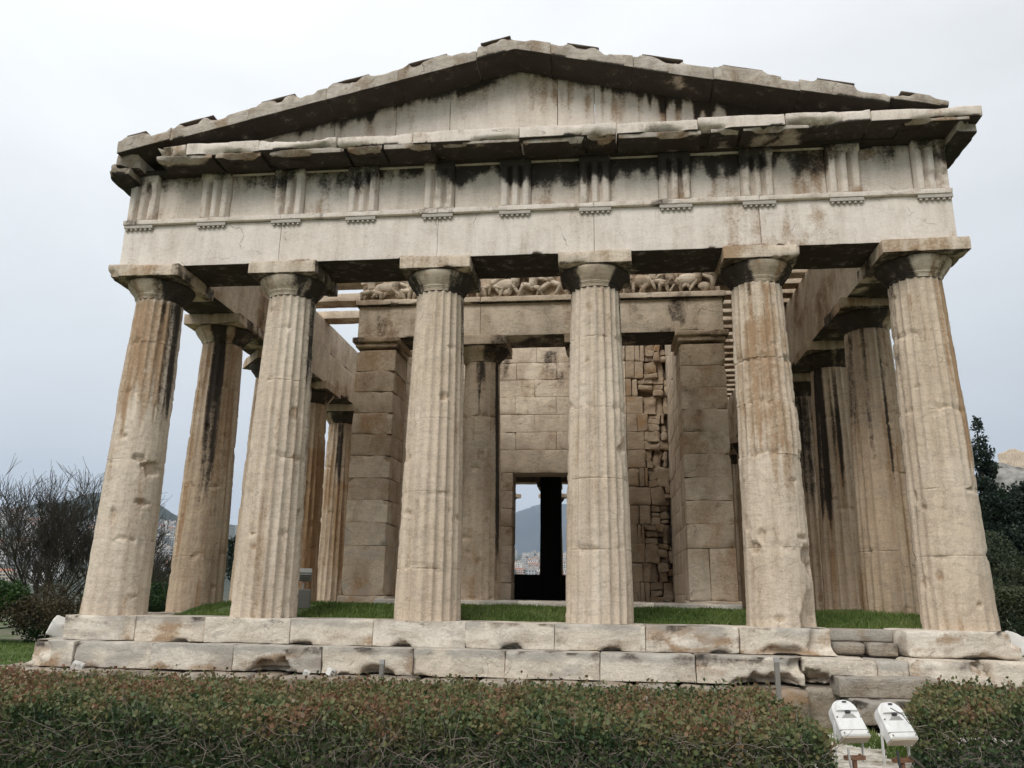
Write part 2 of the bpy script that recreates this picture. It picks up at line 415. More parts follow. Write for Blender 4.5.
# ------------------------------------------------------------------ setting
def heightgrid(name, xs, ys, fn, mat, kind='structure', label=None, cat=None):
    a, b = np.meshgrid(xs, ys, indexing='ij'); V = np.stack([a.ravel(), b.ravel(), fn(a.ravel(), b.ravel())], 1)
    i, j = np.meshgrid(np.arange(len(xs)-1), np.arange(len(ys)-1), indexing='ij'); k = (i*len(ys)+j).ravel(); n = len(ys)
    F = np.stack([k, k+n, k+n+1, k+1], 1)
    o = mesh_obj(name, V, F, mat); tag(o, label, cat, None, kind); return o
def logspace(R, n):
    t = np.linspace(-1, 1, n); return np.sign(t)*(np.expm1(np.abs(t)*8)/np.expm1(8))*R
GZ = -1.2
def ground_h(x, y):
    d = np.hypot(x, y-12)
    h = GZ + .05*(fbm(np.stack([x*.8, y*.8, 0*x], 1), 3, 5)-.5)
    return h - 14*sstep(70, 400, d)
heightgrid('ground', logspace(9000, 150), logspace(9000, 150), ground_h, M_ground)
heightgrid('gravel_path', np.linspace(2.7, 6.2, 40), np.linspace(-6.2, -1.8, 40), lambda x, y: GZ+.03+.04*fbm(np.stack([x*2, y*2, 0*x], 1), 3, 8), M_gravel)
def bearing(px):      # bearing of a picture column on the horizon
    return math.atan((px-512)/FPX) + YAW
def ridge(name, mat, b0, b1, dist, depth, hfun, n=160, m=40, zb=-30):
    """a range of hills seen between two bearings, with a foot, a crest and a back slope"""
    bs = np.linspace(b0, b1, n); ts = np.linspace(0, 1, m)
    B, T = np.meshgrid(bs, ts, indexing='ij'); B = B.ravel(); T = T.ravel()
    R = dist + depth*T
    x = 1.39 + R*np.sin(B); y = -12.5 + R*np.cos(B)
    prof = np.sin(np.pi*np.clip(T, 0, 1))**.8
    q = np.stack([x, y, 0*x], 1)
    rough = fbm(q*(7.0/depth), 5, 3)-.5
    z = zb + (hfun(B)-zb)*prof*(1 + .25*rough)
    i, j = np.meshgrid(np.arange(n-1), np.arange(m-1), indexing='ij'); k = (i*m+j).ravel()
    F = np.stack([k, k+m, k+m+1, k+1], 1)
    o = mesh_obj(name, np.stack([x, y, z], 1), F, mat); o['kind'] = 'structure'; return o
def lerpfun(pts):
    xs = [p[0] for p in pts]; ys = [p[1] for p in pts]
    return lambda b: np.interp(b, xs, ys)
# mountain range (seen through the doorway and between the columns)
_b = bearing
ridge('mountain', M_hill, _b(330), _b(760), 6200, 2400, lerpfun([(_b(330), 60), (_b(420), 320), (_b(500), 660), (_b(516), 705), (_b(530), 730), (_b(545), 775), (_b(580), 800), (_b(680), 600), (_b(760), 100)]))
ridge('wooded_hill', M_pinehill, _b(-160), _b(330), 1900, 700, lerpfun([(_b(-160), 40), (_b(-60), 90), (_b(0), 150), (_b(50), 205), (_b(85), 232), (_b(130), 222), (_b(168), 205), (_b(200), 150), (_b(225), 70), (_b(330), 10)]))
ridge('rock_hill', M_rockhill, _b(985), _b(1280), 330, 160, lerpfun([(_b(985), 20), (_b(994), 56), (_b(1010), 58.5), (_b(1060), 64), (_b(1200), 66), (_b(1280), 30)]), n=120)
def slope_h(x, y):
    d = np.hypot(x-1.39, y+12.5)
    sl = np.interp(np.arctan2(x-1.39, y+12.5), [bearing(200), bearing(480)], [.118, .075])
    return -16 + (d-650)*sl*sstep(600, 1000, d) + 6*(fbm(np.stack([x, y, 0*x], 1)*.004, 3, 4)-.5)
def sector(name, mat, b0, b1, d0, d1, n=40, m=60):
    B, T = np.meshgrid(np.linspace(b0, b1, n), np.linspace(d0, d1, m), indexing='ij'); B = B.ravel(); T = T.ravel()
    x = 1.39+T*np.sin(B); y = -12.5+T*np.cos(B)
    i, j = np.meshgrid(np.arange(n-1), np.arange(m-1), indexing='ij'); k = (i*m+j).ravel()
    o = mesh_obj(name, np.stack([x, y, slope_h(x, y)], 1), np.stack([k, k+m, k+m+1, k+1], 1), mat); o['kind'] = 'structure'; return o
sector('city_slope', M_slope, _b(-140), _b(760), 600, 2500)

def rampart():
    b = bearing(1022); x, y = 1.39+405*math.sin(b), -12.5+405*math.cos(b)
    t = thing('ruined_wall', 'pale ruined wall standing on the grey rock at the right edge', 'wall', (x, y, 52), -b)
    V, F, n = rbox(-6, 9, -1.5, 1.5, -4, 13, .3, .8); V = V+n*((fbm(V*.5, 4, 3)-.5)*1.2)[:, None]; V[:, 2] -= 2.5*sstep(.3, .7, fbm(np.stack([V[:, 0]*.2, 0*V[:, 0], 0*V[:, 0]], 1), 3, 4))*(V[:, 2] > 6)
    mesh_obj('masonry', V, F, M_cella, t, np.zeros((len(V), 4)))
rampart()

# far apartment blocks: one of each kind, then copies
def make_house(kind):
    w, d, h = [(14, 12, 15), (18, 12, 12), (11, 11, 19), (22, 13, 16)][kind]
    t = thing('apartment_block', ['white apartment block far off on the city slope', 'cream apartment block far off on the city slope',
              'grey apartment block far off on the city slope', 'pinkish apartment block far off on the city slope'][kind], 'building',
              group=['white apartment blocks of the far city', 'cream apartment blocks of the far city', 'grey apartment blocks of the far city', 'pinkish apartment blocks of the far city'][kind])
    b = MB().box(-w/2, w/2, -d/2, d/2, -8, h)
    for k in range(1, 5):
        if k*3.1 < h: b.box(-w/2+1, w/2-1, -d/2-1.1, -d/2-.003, k*3.1-.25, k*3.1)
    b.build('wall', M_house[kind], t)
    r = MB()
    if kind in (1, 3):
        r.add([(-w/2-.4, -d/2-.4, h), (w/2+.4, -d/2-.4, h), (w/2+.4, d/2+.4, h), (-w/2-.4, d/2+.4, h), (-w/4, 0, h+2.4), (w/4, 0, h+2.4)],
              [(0, 1, 5, 4), (1, 2, 5), (2, 3, 4, 5), (3, 0, 4), (3, 2, 1, 0)]); r.build('roof', M_rooftile, t)
    else:
        r.box(-w/2-.2, w/2+.2, -d/2-.2, d/2+.2, h, h+.6).box(-2, 2, -2, 2, h+.6, h+3); r.build('roof', M_roofflat, t)
    return t
protos = [make_house(k) for k in range(4)]
cnt = 0
hr = random.Random(5)
for (p0, p1, n) in ((-5, 105, 70), (148, 182, 60), (509, 576, 90), (235, 330, 12)):
    for i in range(n):
        px = hr.uniform(p0, p1); dd = hr.uniform(800, 2300) if p0 < 400 else hr.uniform(1000, 2400)
        k = hr.choice((0, 0, 0, 0, 2, 2, 1, 3) if i > 3 else (i,))
        o = protos[k] if protos[k].get('used') is None else copy_tree(protos[k])
        protos[k]['used'] = 1
        b = bearing(px); x = 1.39+dd*math.sin(b); y = -12.5+dd*math.cos(b)
        o.location = (x, y, float(slope_h(np.array([x]), np.array([y]))[0])); o.rotation_euler = (0, 0, -b + hr.uniform(-.5, .5))
        s = hr.uniform(.7, 1.15); o.scale = (s, s, s)
for o in bpy.data.objects:
    if 'used' in o: del o['used']

# haze: the air between here and the far hills
def build_haze():
    v = [(x, y, z) for z in (-60, 1300) for y in (-9600, 9600) for x in (-9600, 9600)]
    f = [(0, 2, 3, 1), (4, 5, 7, 6), (0, 1, 5, 4), (2, 6, 7, 3), (0, 4, 6, 2), (1, 3, 7, 5)]
    m = bpy.data.materials.new('haze_air'); m.use_nodes = True; N = m.node_tree.nodes; L = m.node_tree.links; N.clear()
    o_ = N.new('ShaderNodeOutputMaterial'); pv = N.new('ShaderNodeVolumePrincipled')
    pv.inputs['Color'].default_value = (.62, .78, 1.0, 1); pv.inputs['Density'].default_value = .00011
    L.new(pv.outputs[0], o_.inputs['Volume'])
    o = mesh_obj('haze', np.array(v), f, m, smooth=False); o['kind'] = 'stuff'; return o
USE_HAZE = True
if USE_HAZE: build_haze()

# ------------------------------------------------------------------ the temple: one thing, its members are its parts
T = thing('temple', 'roofless weathered marble temple with fluted columns under a broken gable', 'temple')
AX = [-6.2875, -3.8745, -1.2915, 1.2915, 3.8745, 6.2875]
CH = 5.713; SHH = 5.213
def flank_y(k): return 0 if k == 0 else 2.413 + 2.583*(k-1)

def shaft_mesh(seed, joints, erode, orange=(), black=(), chips=(), offs=(), gen_black=0.0, gen_orange=0.25, res=.03, nf=8, nchip=9, base_cut=None):
    """fluted drum column: joints = drum heights, erode(z,theta)->0..1 rubs the flutes off"""
    r_ = np.random.default_rng(seed)
    zs = np.arange(0, SHH+1e-6, res)
    for j in joints: zs = np.concatenate([zs, [j-.012, j-.004, j+.004, j+.012]])
    zs = np.unique(np.round(zs, 4)); zs = zs[(zs >= 0) & (zs <= SHH)]
    nth = 20*nf; th = np.arange(nth)/nth*2*np.pi
    Z, TH = np.meshgrid(zs, th, indexing='ij'); Z = Z.ravel(); TH = TH.ravel()
    t = Z/SHH
    R = .509 - .114*t + .012*np.sin(np.pi*t)
    ct, sn = np.cos(TH), np.sin(TH)
    P0 = np.stack([R*ct, R*sn, Z], 1); off = np.array([seed*5.3, seed*2.1, seed*1.3])
    E = np.clip(erode(Z, TH, P0+off), 0, 1)
    u = (TH/(2*np.pi)*20) % 1.0
    fl = 1-(2*u-1)**2
    d = .052*(R/.5)*fl*(1-E*.92) + E*.026
    d = d + .009*(fbm((P0+off)*np.array([3, 3, 1.6]), 4, 2)-.5) + .006*(fbm((P0+off)*14, 3, 9)-.5)*(1+1.2*E)
    # arris nicks
    d = d + .016*(1-fl)**3*sstep(.55, .72, fbm((P0+off)*np.array([9, 9, 5]), 3, 21))
    jo = np.zeros(len(Z))
    for k, j in enumerate(joints):
        open_ = .1+.9*sstep(.42, .66, vn(np.stack([TH*2, 0*TH+k, 0*TH+seed], 1), 4))
        g = np.clip(1-np.abs(Z-j)/.009, 0, 1); jo = np.maximum(jo, g*open_)
        # spalled lips at the joint
        lip = sstep(.10, 0, np.abs(Z-j))*sstep(.56, .74, fbm(np.stack([TH*2.2, Z*6, 0*Z+seed+k], 1), 3, 6))
        d = d + .034*lip
    d = d + jo*.013
    V = np.stack([(R-d)*ct, (R-d)*sn, Z], 1)
    for (j0, j1, dx, dy) in offs:
        m = (Z > j0+.002) & (Z < j1); V[m] += np.array([dx, dy, 0])
    allch = [(r_.uniform(0, 2*np.pi), r_.uniform(.1, SHH-.1), r_.uniform(.04, .11), r_.uniform(.015, .04), r_.uniform(.35, 1.6)) for _ in range(nchip)] + list(chips)
    A = np.zeros((len(Z), 4))
    for (a, z, rr, dp, asp) in allch:
        da = (TH-a+np.pi) % (2*np.pi)-np.pi
        dist = np.sqrt((da*.47/rr)**2 + ((Z-z)/(rr*asp))**2) + (fbm((P0+off)*9, 4, 40)-.5)*1.5
        w = sstep(1, .78, dist)
        V[:, :2] -= np.stack([ct, sn], 1)*(w*dp)[:, None]; A[:, 0] = np.maximum(A[:, 0], .4*w)
    # stains
    stk = fbm(np.stack([ct*5+off[0], sn*5+off[1], Z*.35], 1), 4, 50)      # vertical runs
    pat = fbm((P0+off)*np.array([2, 2, .9]), 4, 51)
    A[:, 0] = np.maximum(A[:, 0], gen_orange*sstep(.45, .7, stk)*sstep(.35, .65, pat)*1.6)
    A[:, 1] = gen_black*sstep(.46, .68, stk)*sstep(.3, .65, pat+.25*(t-.4))*1.2
    def band(lst, ch):
        for (a, wd, z0, z1, amt) in lst:
            da = np.abs((TH-rad(a)+np.pi) % (2*np.pi)-np.pi)/rad(wd)
            edge = (fbm(np.stack([ct*6+seed, sn*6, Z*.5], 1), 3, 60)-.5)
            w = sstep(1.25, .3, da+edge*1.1)*sstep(z0-.5, z0+.5, Z+edge*2.0)*sstep(z1+.12, z1-.12, Z)
            A[:, ch] = np.maximum(A[:, ch], amt*w*(.35+1.2*stk)*(.75+.5*pat))
    band(orange, 0); band(black, 1)
    A[:, 1] = np.maximum(A[:, 1], jo*.35)
    A[:, 2] = .25*(fbm((P0+off)*.9, 3, 70))
    n = nth; nz = len(zs)
    i, j = np.meshgrid(np.arange(nz-1), np.arange(nth), indexing='ij'); i = i.ravel(); j = j.ravel(); j2 = (j+1) % nth
    F = np.stack([i*n+j, i*n+j2, (i+1)*n+j2, (i+1)*n+j], 1)
    if base_cut is not None: V = base_cut(V, TH)
    return V, F, A
def lathe_mesh(prof, nth, seed, amp, stain):
    Z0 = np.array([p[1] for p in prof]); R0 = np.array([p[0] for p in prof]); th = np.arange(nth)/nth*2*np.pi
    R, TH = np.meshgrid(R0, th, indexing='ij'); Z = np.repeat(Z0, nth); R = R.ravel(); TH = TH.ravel()
    P = np.stack([R*np.cos(TH), R*np.sin(TH), Z], 1)
    d = amp*(fbm(P*6+seed, 4, 5)-.5)*2 + .03*sstep(.6, .75, fbm(P*3+seed*2, 3, 6))
    V = np.stack([(R-d)*np.cos(TH), (R-d)*np.sin(TH), Z], 1)
    n = nth; nz = len(prof)
    i, j = np.meshgrid(np.arange(nz-1), np.arange(nth), indexing='ij'); i = i.ravel(); j = j.ravel(); j2 = (j+1) % nth
    return V, np.stack([i*n+j, i*n+j2, (i+1)*n+j2, (i+1)*n+j], 1), stain(V, TH)
def capital(col, mat, seed, black=(), bk=.6, orange=.4, aw=.585, chips=(), zc=0.0):
    """echinus with its neck rings, and the square abacus"""
    z = SHH
    prof = [(.385, z-.02), (.392, z), (.400, z+.012), (.396, z+.022), (.412, z+.03), (.408, z+.042), (.425, z+.05), (.424, z+.062),
            (.448, z+.09), (.478, z+.125), (.508, z+.165), (.535, z+.205), (.553, z+.24), (.560, z+.262), (.552, z+.285), (.51, z+.292)]
    dense = []
    for a, b in zip(prof[:-1], prof[1:]): dense += [a, ((a[0]+b[0])/2, (a[1]+b[1])/2)]
    dense.append(prof[-1])
    def st(V, TH):
        A = np.zeros((len(V), 4)); ns = fbm(np.stack([np.cos(TH)*3+seed, np.sin(TH)*3, V[:, 2]*1.2], 1), 4, 12)
        A[:, 0] = orange*sstep(.4, .65, ns)
        for (a, wd, amt) in black:
            da = np.abs((TH-rad(a)+np.pi) % (2*np.pi)-np.pi)/rad(wd)
            A[:, 1] = np.maximum(A[:, 1], amt*sstep(1.2, .6, da+(ns-.5)*1.2))
        A[:, 1] = np.maximum(A[:, 1], bk*sstep(.5, .7, ns)); A[:, 2] = .2; return A
    V, F, A = lathe_mesh(dense, 96, seed, .006, st)
    mesh_obj('echinus', V, F, mat, col, A)
    def sa(V, n):
        A = np.zeros((len(V), 4)); ns = fbm(V*2.2+seed, 4, 3)
        A[:, 0] = orange*1.1*sstep(.42, .66, ns)
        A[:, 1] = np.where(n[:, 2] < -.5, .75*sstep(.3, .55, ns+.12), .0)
        for (a, wd, amt) in black:
            side = np.clip(V[:, 0]*math.cos(rad(a))+V[:, 1]*math.sin(rad(a)), -1, 1)
            A[:, 1] = np.maximum(A[:, 1], amt*.8*sstep(.50, .60, side)*sstep(.25, .5, ns)*(a > -60)*(a < 240))
        A[:, 2] = .35; return A
    stone_block('abacus', mat, col, -aw, aw, -aw, aw, z+.288, CH, .012, .05, .006, .07, 2.6, seed, chips, sa, freq=6)

def er(base, z0=None, z1=None, amt=1.0, th=None, wd=180, scale=1.0):
    def f(Z, TH, P):
        e = base + .9*(fbm(P*np.array([1.6, 1.6, .8])*scale, 3, 80)-.45)
        if z0 is not None:
            w = sstep(z0-.4, z0+.4, Z+.8*(fbm(P*1.5, 3, 81)-.5))*sstep(z1+.4, z1-.4, Z+.8*(fbm(P*1.5, 3, 82)-.5))
            if th is not None:
                da = np.abs((TH-rad(th)+np.pi) % (2*np.pi)-np.pi); w = w*sstep(rad(wd)*1.3, rad(wd)*.7, da)
            e = e + amt*w
        return e
    return f
def make_column(name, x, y, mat, sm, seed, capkw, label=None, z=0.0, rz=0.0):
    V, F, A = sm
    o = mesh_obj('column', V, F, mat, T, A, loc=(x, y, z)); o.rotation_euler[2] = rz
    if label: o['label'] = label
    capital(o, mat, seed, **capkw)
    if y == 0:            # the front columns lean a little towards the middle, most of all at the corners
        dx = float(np.interp(x, [-6.3, -3.9, -1.3, 1.3, 3.9, 6.3], [-.075, -.025, -.012, 0, .03, .07])); o.location.x += dx; o.rotation_euler[1] = math.atan(-dx/CH)
    return o
R_ = -12      # side of the shaft towards the right of the picture
# six columns of the front
def cut5(V, TH):          # broken toe of the fifth column
    w = sstep(.75, .35, np.linalg.norm((V-np.array([.42, -.32, .05]))/np.array([.36, .36, .75]), axis=1)+(fbm(V*6, 3, 3)-.5)*.35)
    V[:, 0] -= w*.12; V[:, 1] += w*.10; return V
def cut6(V, TH):
    return V
make_column('column', AX[0], 0, M_col, shaft_mesh(1, (1.15, 2.42, 3.55, 4.42), er(.25, 0, 3.3, .9), orange=[(-85, 75, 3.1, 5.2, .72), (-150, 40, 2.8, 4.9, .6)],
            black=[(-8, 26, 2.9, 5.25, 1.0), (-50, 10, 4.3, 5.2, .6)], gen_orange=.3,
            chips=[(rad(-25), 2.28, .22, .10, .55), (rad(-55), 2.45, .1, .06, .6), (rad(-35), 1.75, .12, .05, .35)], offs=[(4.42, 9, .012, -.006)]), 1,
            dict(aw=.64, black=[(-5, 62, 1.0), (-60, 22, .55)], bk=.25, orange=.55, chips=[((-.6, -.6, 5.5), .16, .07)]),
            'corner column with an orange stained upper drum and a worn smooth lower half')
make_column('column', AX[1], 0, M_col, shaft_mesh(2, (1.25, 2.45, 3.72, 4.6), er(-.02), black=[(-2, 24, 3.5, 5.25, .95), (10, 20, 2.4, 4.2, .5)], gen_orange=.22,
            chips=[(rad(-5), 1.55, .1, .06, 1.2)]), 2, dict(black=[(0, 68, 1.0)], bk=.15, orange=.35))
make_column('column', AX[2], 0, M_col, shaft_mesh(3, (.75, 1.9, 3.05, 4.25), er(.0), black=[(2, 18, 3.7, 5.25, 1.0)], gen_orange=.2), 3,
            dict(black=[(2, 62, 1.0), (-178, 58, .9)], bk=.1, orange=.3))
make_column('column', AX[3], 0, M_col, shaft_mesh(4, (1.05, 2.1, 3.2, 4.35), er(.04), black=[(4, 15, 4.2, 5.25, .9), (178, 18, 4.6, 5.25, .9)], gen_orange=.16), 4,
            dict(black=[(3, 62, 1.0), (-176, 60, 1.0)], bk=.08, orange=.3))
make_column('column', AX[4], 0, M_col, shaft_mesh(5, (1.1, 2.45, 3.25, 3.95), er(.16, 0, 2.3, .75), orange=[(-95, 70, 2.3, 4.6, .62), (-70, 20, 2.6, 5.2, .5)],
            black=[(-120, 12, 4.75, 5.25, .5)], gen_orange=.35, offs=[(3.95, 9, -.012, -.012), (2.45, 3.25, .014, -.006)],
            chips=[(rad(-30), 3.95, .14, .05, .5), (rad(-20), 2.45, .12, .05, .6), (rad(-25), .95, .25, .09, 1.0), (rad(-140), 1.1, .10, .05, .8)], base_cut=cut5), 5,
            dict(black=[(-5, 58, .85), (-170, 62, 1.0)], bk=.15, orange=.7), 'column with orange drums, offset joints and a broken toe on its right')
make_column('column', AX[5], 0, M_col, shaft_mesh(6, (1.0, 1.95, 3.1, 4.3), er(.12, 0, 2.2, .85, -75, 75), orange=[(-40, 17, 2.3, 5.2, 1.0), (-60, 8, 3.6, 5.2, .6)], black=[(-178, 12, 3.5, 5.2, .6)],
            gen_orange=.3, chips=[(rad(-60), 1.93, .12, .03, .3)]), 6,
            dict(aw=.64, black=[(-150, 45, .95), (-60, 18, .5), (160, 50, 1.0)], bk=.35, orange=.55), 'corner column with an orange streak down its right flank')
# flank columns: three weathered kinds, then copies of them
FL = []
FL.append(make_column('column', -6.2875, flank_y(1), M_flank, shaft_mesh(11, (1.0, 2.3, 3.3, 4.3), er(.1, .2, 3.0, .9, -60, 45), black=[(-70, 22, 2.2, 5.25, 1.0), (-115, 9, 3.6, 5.2, .4), (-35, 14, 1.8, 3.4, .45)],
            orange=[(-30, 40, 2.2, 5.2, .7)], gen_orange=.5, gen_black=.15), 11, dict(black=[(-75, 24, 1.0), (0, 60, .9)], bk=.3, orange=.6),
            'second column of the left side with a black streak below its capital'))
FL.append(make_column('column', 6.2875, flank_y(1), M_flank, shaft_mesh(12, (1.2, 2.55, 3.6, 4.5), er(.02), black=[(-120, 7, 2.6, 5.25, .85), (-80, 5, 2.6, 5.2, .8), (-165, 25, 3.4, 5.2, .6)],
            orange=[(-65, 7, 1.4, 3.0, .9), (-55, 20, 3, 5.2, .5)], gen_orange=.35, gen_black=.12), 12, dict(black=[(-150, 60, 1.0), (-90, 35, 1.0), (170, 60, 1.0)], bk=.6, orange=.6),
            'second column of the right side with black runs in its flutes'))
FL.append(make_column('column', 6.2875, flank_y(2), M_flank, shaft_mesh(13, (1.3, 2.2, 3.0, 4.1), er(0.0), black=[(-150, 30, 1.9, 5.25, .95), (-95, 8, 3.0, 5.2, .8), (-110, 6, 3, 5, .6)], gen_orange=.45, gen_black=.15), 13,
            dict(black=[(-150, 80, 1.0), (-60, 40, .9)], bk=.7, orange=.5)))
FL.append(make_column('column', 6.2875, flank_y(3), M_flank, shaft_mesh(14, (.9, 1.6, 2.5, 3.1, 4.0), er(0.0), black=[(-110, 45, 2.8, 5.25, .9), (-60, 8, 2.0, 4, .6)], gen_orange=.3, gen_black=.15), 14,
            dict(black=[(-120, 80, 1.0)], bk=.7, orange=.5)))
FL.append(make_column('column', -6.2875, flank_y(3), M_flank, shaft_mesh(15, (.8, 1.5, 2.2, 3.6, 4.4), er(.1, .4, 1.8, .7), black=[(-85, 14, 3.4, 5.25, 1.0), (-110, 8, 2.8, 5, .8)], orange=[(-60, 80, .6, 4, .8)], gen_orange=.7, gen_black=.2, nchip=22), 15,
            dict(black=[(-70, 70, 1.0)], bk=.6, orange=.6)))
FL.append(make_column('column', -6.2875, flank_y(4), M_flank, shaft_mesh(16, (1.1, 1.9, 2.6, 3.9), er(.0), black=[(-75, 16, 3.3, 5.25, 1.0)], orange=[(-40, 60, .6, 3.5, .6)], gen_orange=.4, gen_black=.2), 16,
            dict(black=[(-75, 60, .9)], bk=.5, orange=.5)))
def copy_col(src, x, y, rz):
    o = copy_tree(src, T); o.location = (x, y, 0); o.rotation_euler[2] = rz
    if 'label' in o: del o['label']
    return o
copy_col(FL[2], -6.2875, flank_y(2), rad(40))
for k in range(5, 13): copy_col(FL[3 + k % 3], -6.2875, flank_y(k), rad(20*(k % 5)))
for k in range(4, 13): copy_col(FL[2 + k % 3], 6.2875, flank_y(k), rad(20*(k % 4)))

# ---- platform: floor, two marble steps of separate blocks, rough footing
fl_ = MB().box(-6.5, 6.5, -.05, 31.2, -.75, -.02); fl_.build('floor_slab', M_cella, T)
def lichen(amt=.7, dark=.5, org=.4, seed=0):
    def f(V, n):
        A = np.zeros((len(V), 4)); a = fbm(V*np.array([1.1, 1.1, 2.0])+seed, 4, 3); b = fbm(V*np.array([1.5, 1.5, 4])+seed*2, 4, 5)
        zt = V[:, 2].max(); near = sstep(.22, .02, zt-V[:, 2])
        A[:, 3] = .8*amt*np.maximum(sstep(.50, .66, a)*.7, near*sstep(.28, .52, b)*1.15)
        A[:, 0] = org*sstep(.5, .66, b)*sstep(.42, .62, a)*1.5
        A[:, 1] = dark*(sstep(.62, .72, b)*.6 + near*sstep(.50, .66, fbm(V*np.array([3, 3, 7])+seed, 3, 15))*.9); A[:, 2] = .2; return A
    return f
def holes(xs, y, z, r=(.16, .2, .07), d=.10): return [((x, y, z), r, d) for x in xs]
e1 = [-6.76, -5.62, -4.52, -3.21, -1.97, -.61, .66, 1.93, 3.21, 4.50]
for k in range(9):
    x0, x1 = e1[k], e1[k+1]
    cu = holes([x for x in (-4.9, -3.05, -1.55, .05, 1.45, 2.95) if x0 < x < x1], -.62, -.345, (.17, .2, .05), .14)
    if k == 0: cu = cu + [((-5.75, -.62, -.2), (.10, .1, .3), .05)]
    if k == 8: cu = cu + [((4.38, -.6, -.12), (.34, .3, .25), .16), ((3.8, -.6, -.31), (.35, .2, .08), .10)]
    stone_block('step_block', M_step, T, x0, x1, -.62+.012*math.sin(k*2.1), .34, -.353, 0.0, .005, .045, .012, .035, 3.0, 100+k, cu, lichen(.9, .5, .6, k), freq=2.6, hint=.1, gap=.001)
stone_block('step_block', M_step, T, 5.40, 6.86, -.62, 1.2, -.353, 0.0, .05, .05, .018, .12, 1.8, 121,
            [((7.0, -.7, -.05), (.45, .5, .2), .22), ((6.35, -.62, -.36), (.3, .25, .06), .10), ((5.95, -.64, -.34), (.08, .1, .12), .05)], lichen(.35, .3, .55, 9), freq=2.4)
e2 = [-7.13, -6.30, -5.10, -3.87, -2.57, -1.27, .01, 1.30, 2.57, 3.96]
for k in range(9):
    x0, x1 = e2[k], e2[k+1]
    cu = {0: [((-7.13, -1.0, -.45), (.45, .35, .35), .22)], 2: [((-5.9, -1.0, -.74), (.25, .2, .07), .14)], 3: [((-3.3, -1.0, -.72), (.35, .3, .2), .22)],
          4: [((-1.75, -1.0, -.72), (.25, .25, .12), .18)],
          8: [((3.5, -1.05, -.76), (.55, .4, .20), .26), ((3.95, -1.05, -.45), (.25, .3, .12), .12)]}.get(k, [])
    stone_block('step_block', M_step, T, x0, x1, -1.0+.02*math.sin(k*1.7), -.3, -.708, -.357, .006, .045, .018, .065, 2.8, 140+k, cu, lichen(1.25, .75, .6, k+3), freq=2.2)
stone_block('step_block', M_step, T, 3.96, 4.88, -1.02, -.3, -.69, -.37, .06, .05, .02, .12, 1.6, 160, [((4.0, -1.0, -.7), (.3, .3, .2), .2)], lichen(.6, .35, .5, 2), freq=2.4)
stone_block('step_block', M_step, T, 4.88, 5.29, -.98, -.3, -.69, -.38, .03, .05, .012, .05, 2.0, 161, (), lichen(1.2, .5, 0, 3))
stone_block('step_block', M_step, T, 5.29, 6.30, -1.06, -.3, -.708, -.357, .09, .05, .02, .15, 1.6, 162, [((6.3, -1.06, -.4), (.3, .35, .2), .2), ((5.35, -1.1, -.5), (.25, .2, .3), .07)], lichen(.7, .5, .4, 4), freq=2.2)
stone_block('step_block', M_step, T, 6.30, 7.25, -.98, -.3, -.708, -.357, .05, .05, .02, .1, 1.6, 163, [((6.9, -1.0, -.75), (.4, .3, .12), .15)], lichen(.5, .4, .5, 5), freq=2.2)
# side steps, left and right
for k in range(11):
    y0 = .34+k*2.8
    stone_block('step_block', M_step, T, -6.85, -6.25, y0, y0+2.79, -.353, 0, .02, .16, .01, .05, 2, 200+k, (), lichen(.7, .3, .4, k))
    stone_block('step_block', M_step, T, -7.20, -6.5, y0-.6, y0+2.19, -.708, -.357, .02, .16, .01, .05, 2, 220+k, (), lichen(.7, .3, .4, k+1))
    if k: stone_block('step_block', M_step, T, 6.25, 6.85, y0-1.6, y0+1.19, -.353, 0, .02, .16, .01, .05, 2, 240+k, (), lichen(.7, .3, .4, k))
    stone_block('step_block', M_step, T, 6.5, 7.20, y0-.6, y0+2.19, -.708, -.357, .02, .16, .01, .05, 2, 260+k, (), lichen(.7, .3, .4, k+1))
# rough footing course
rr = random.Random(3); x = -7.5
while x < 7.3:
    w = rr.uniform(.35, .95)
    stone_block('footing_block', M_rough, T, x, min(x+w, 7.5), (-1.22-rr.uniform(0, .1)) if not (3.9 < x+w/2 < 5.6) else -1.02, -.5, -1.35, -.713-rr.uniform(0, .02), .06, .06, .03, .1, 2.5, 300+int(x*10), (), lichen(.6, .5, .5, x), freq=3)
    x += w
# little flight of steps cut into the right of the platform
stone_block('stair_block', M_rough, T, 4.50, 5.40, -.10, .6, -.18, -.02, .02, .05, .008, .03, 2, 401, (), lambda V, n: np.stack([0*V[:, 0], 0*V[:, 0], 0*V[:, 0]+.3, .8*sstep(.35, .5, fbm(V*3, 3, 4))], 1), freq=5)
stone_block('stair_block', M_rough, T, 4.50, 4.98, -.28, .5, -.37, -.185, .03, .05, .015, .06, 2, 402, (), lichen(.7, .6, .3, 3))
stone_block('stair_block', M_rough, T, 4.98, 5.395, -.30, .5, -.37, -.185, .03, .05, .015, .06, 2, 403, (), lichen(.7, .6, .3, 8))
stone_block('stair_block', M_rough, T, 4.28, 5.52, -1.36, -.9, -.80, -.56, .02, .05, .014, .05, 2.4, 404, (), lichen(1.1, .9, .2, 5), freq=4)
stone_block('stair_block', M_rough, T, 4.38, 5.26, -1.70, -.9, -1.08, -.805, .02, .05, .014, .05, 2.4, 405, (), lichen(1.1, .9, .1, 6), freq=4)

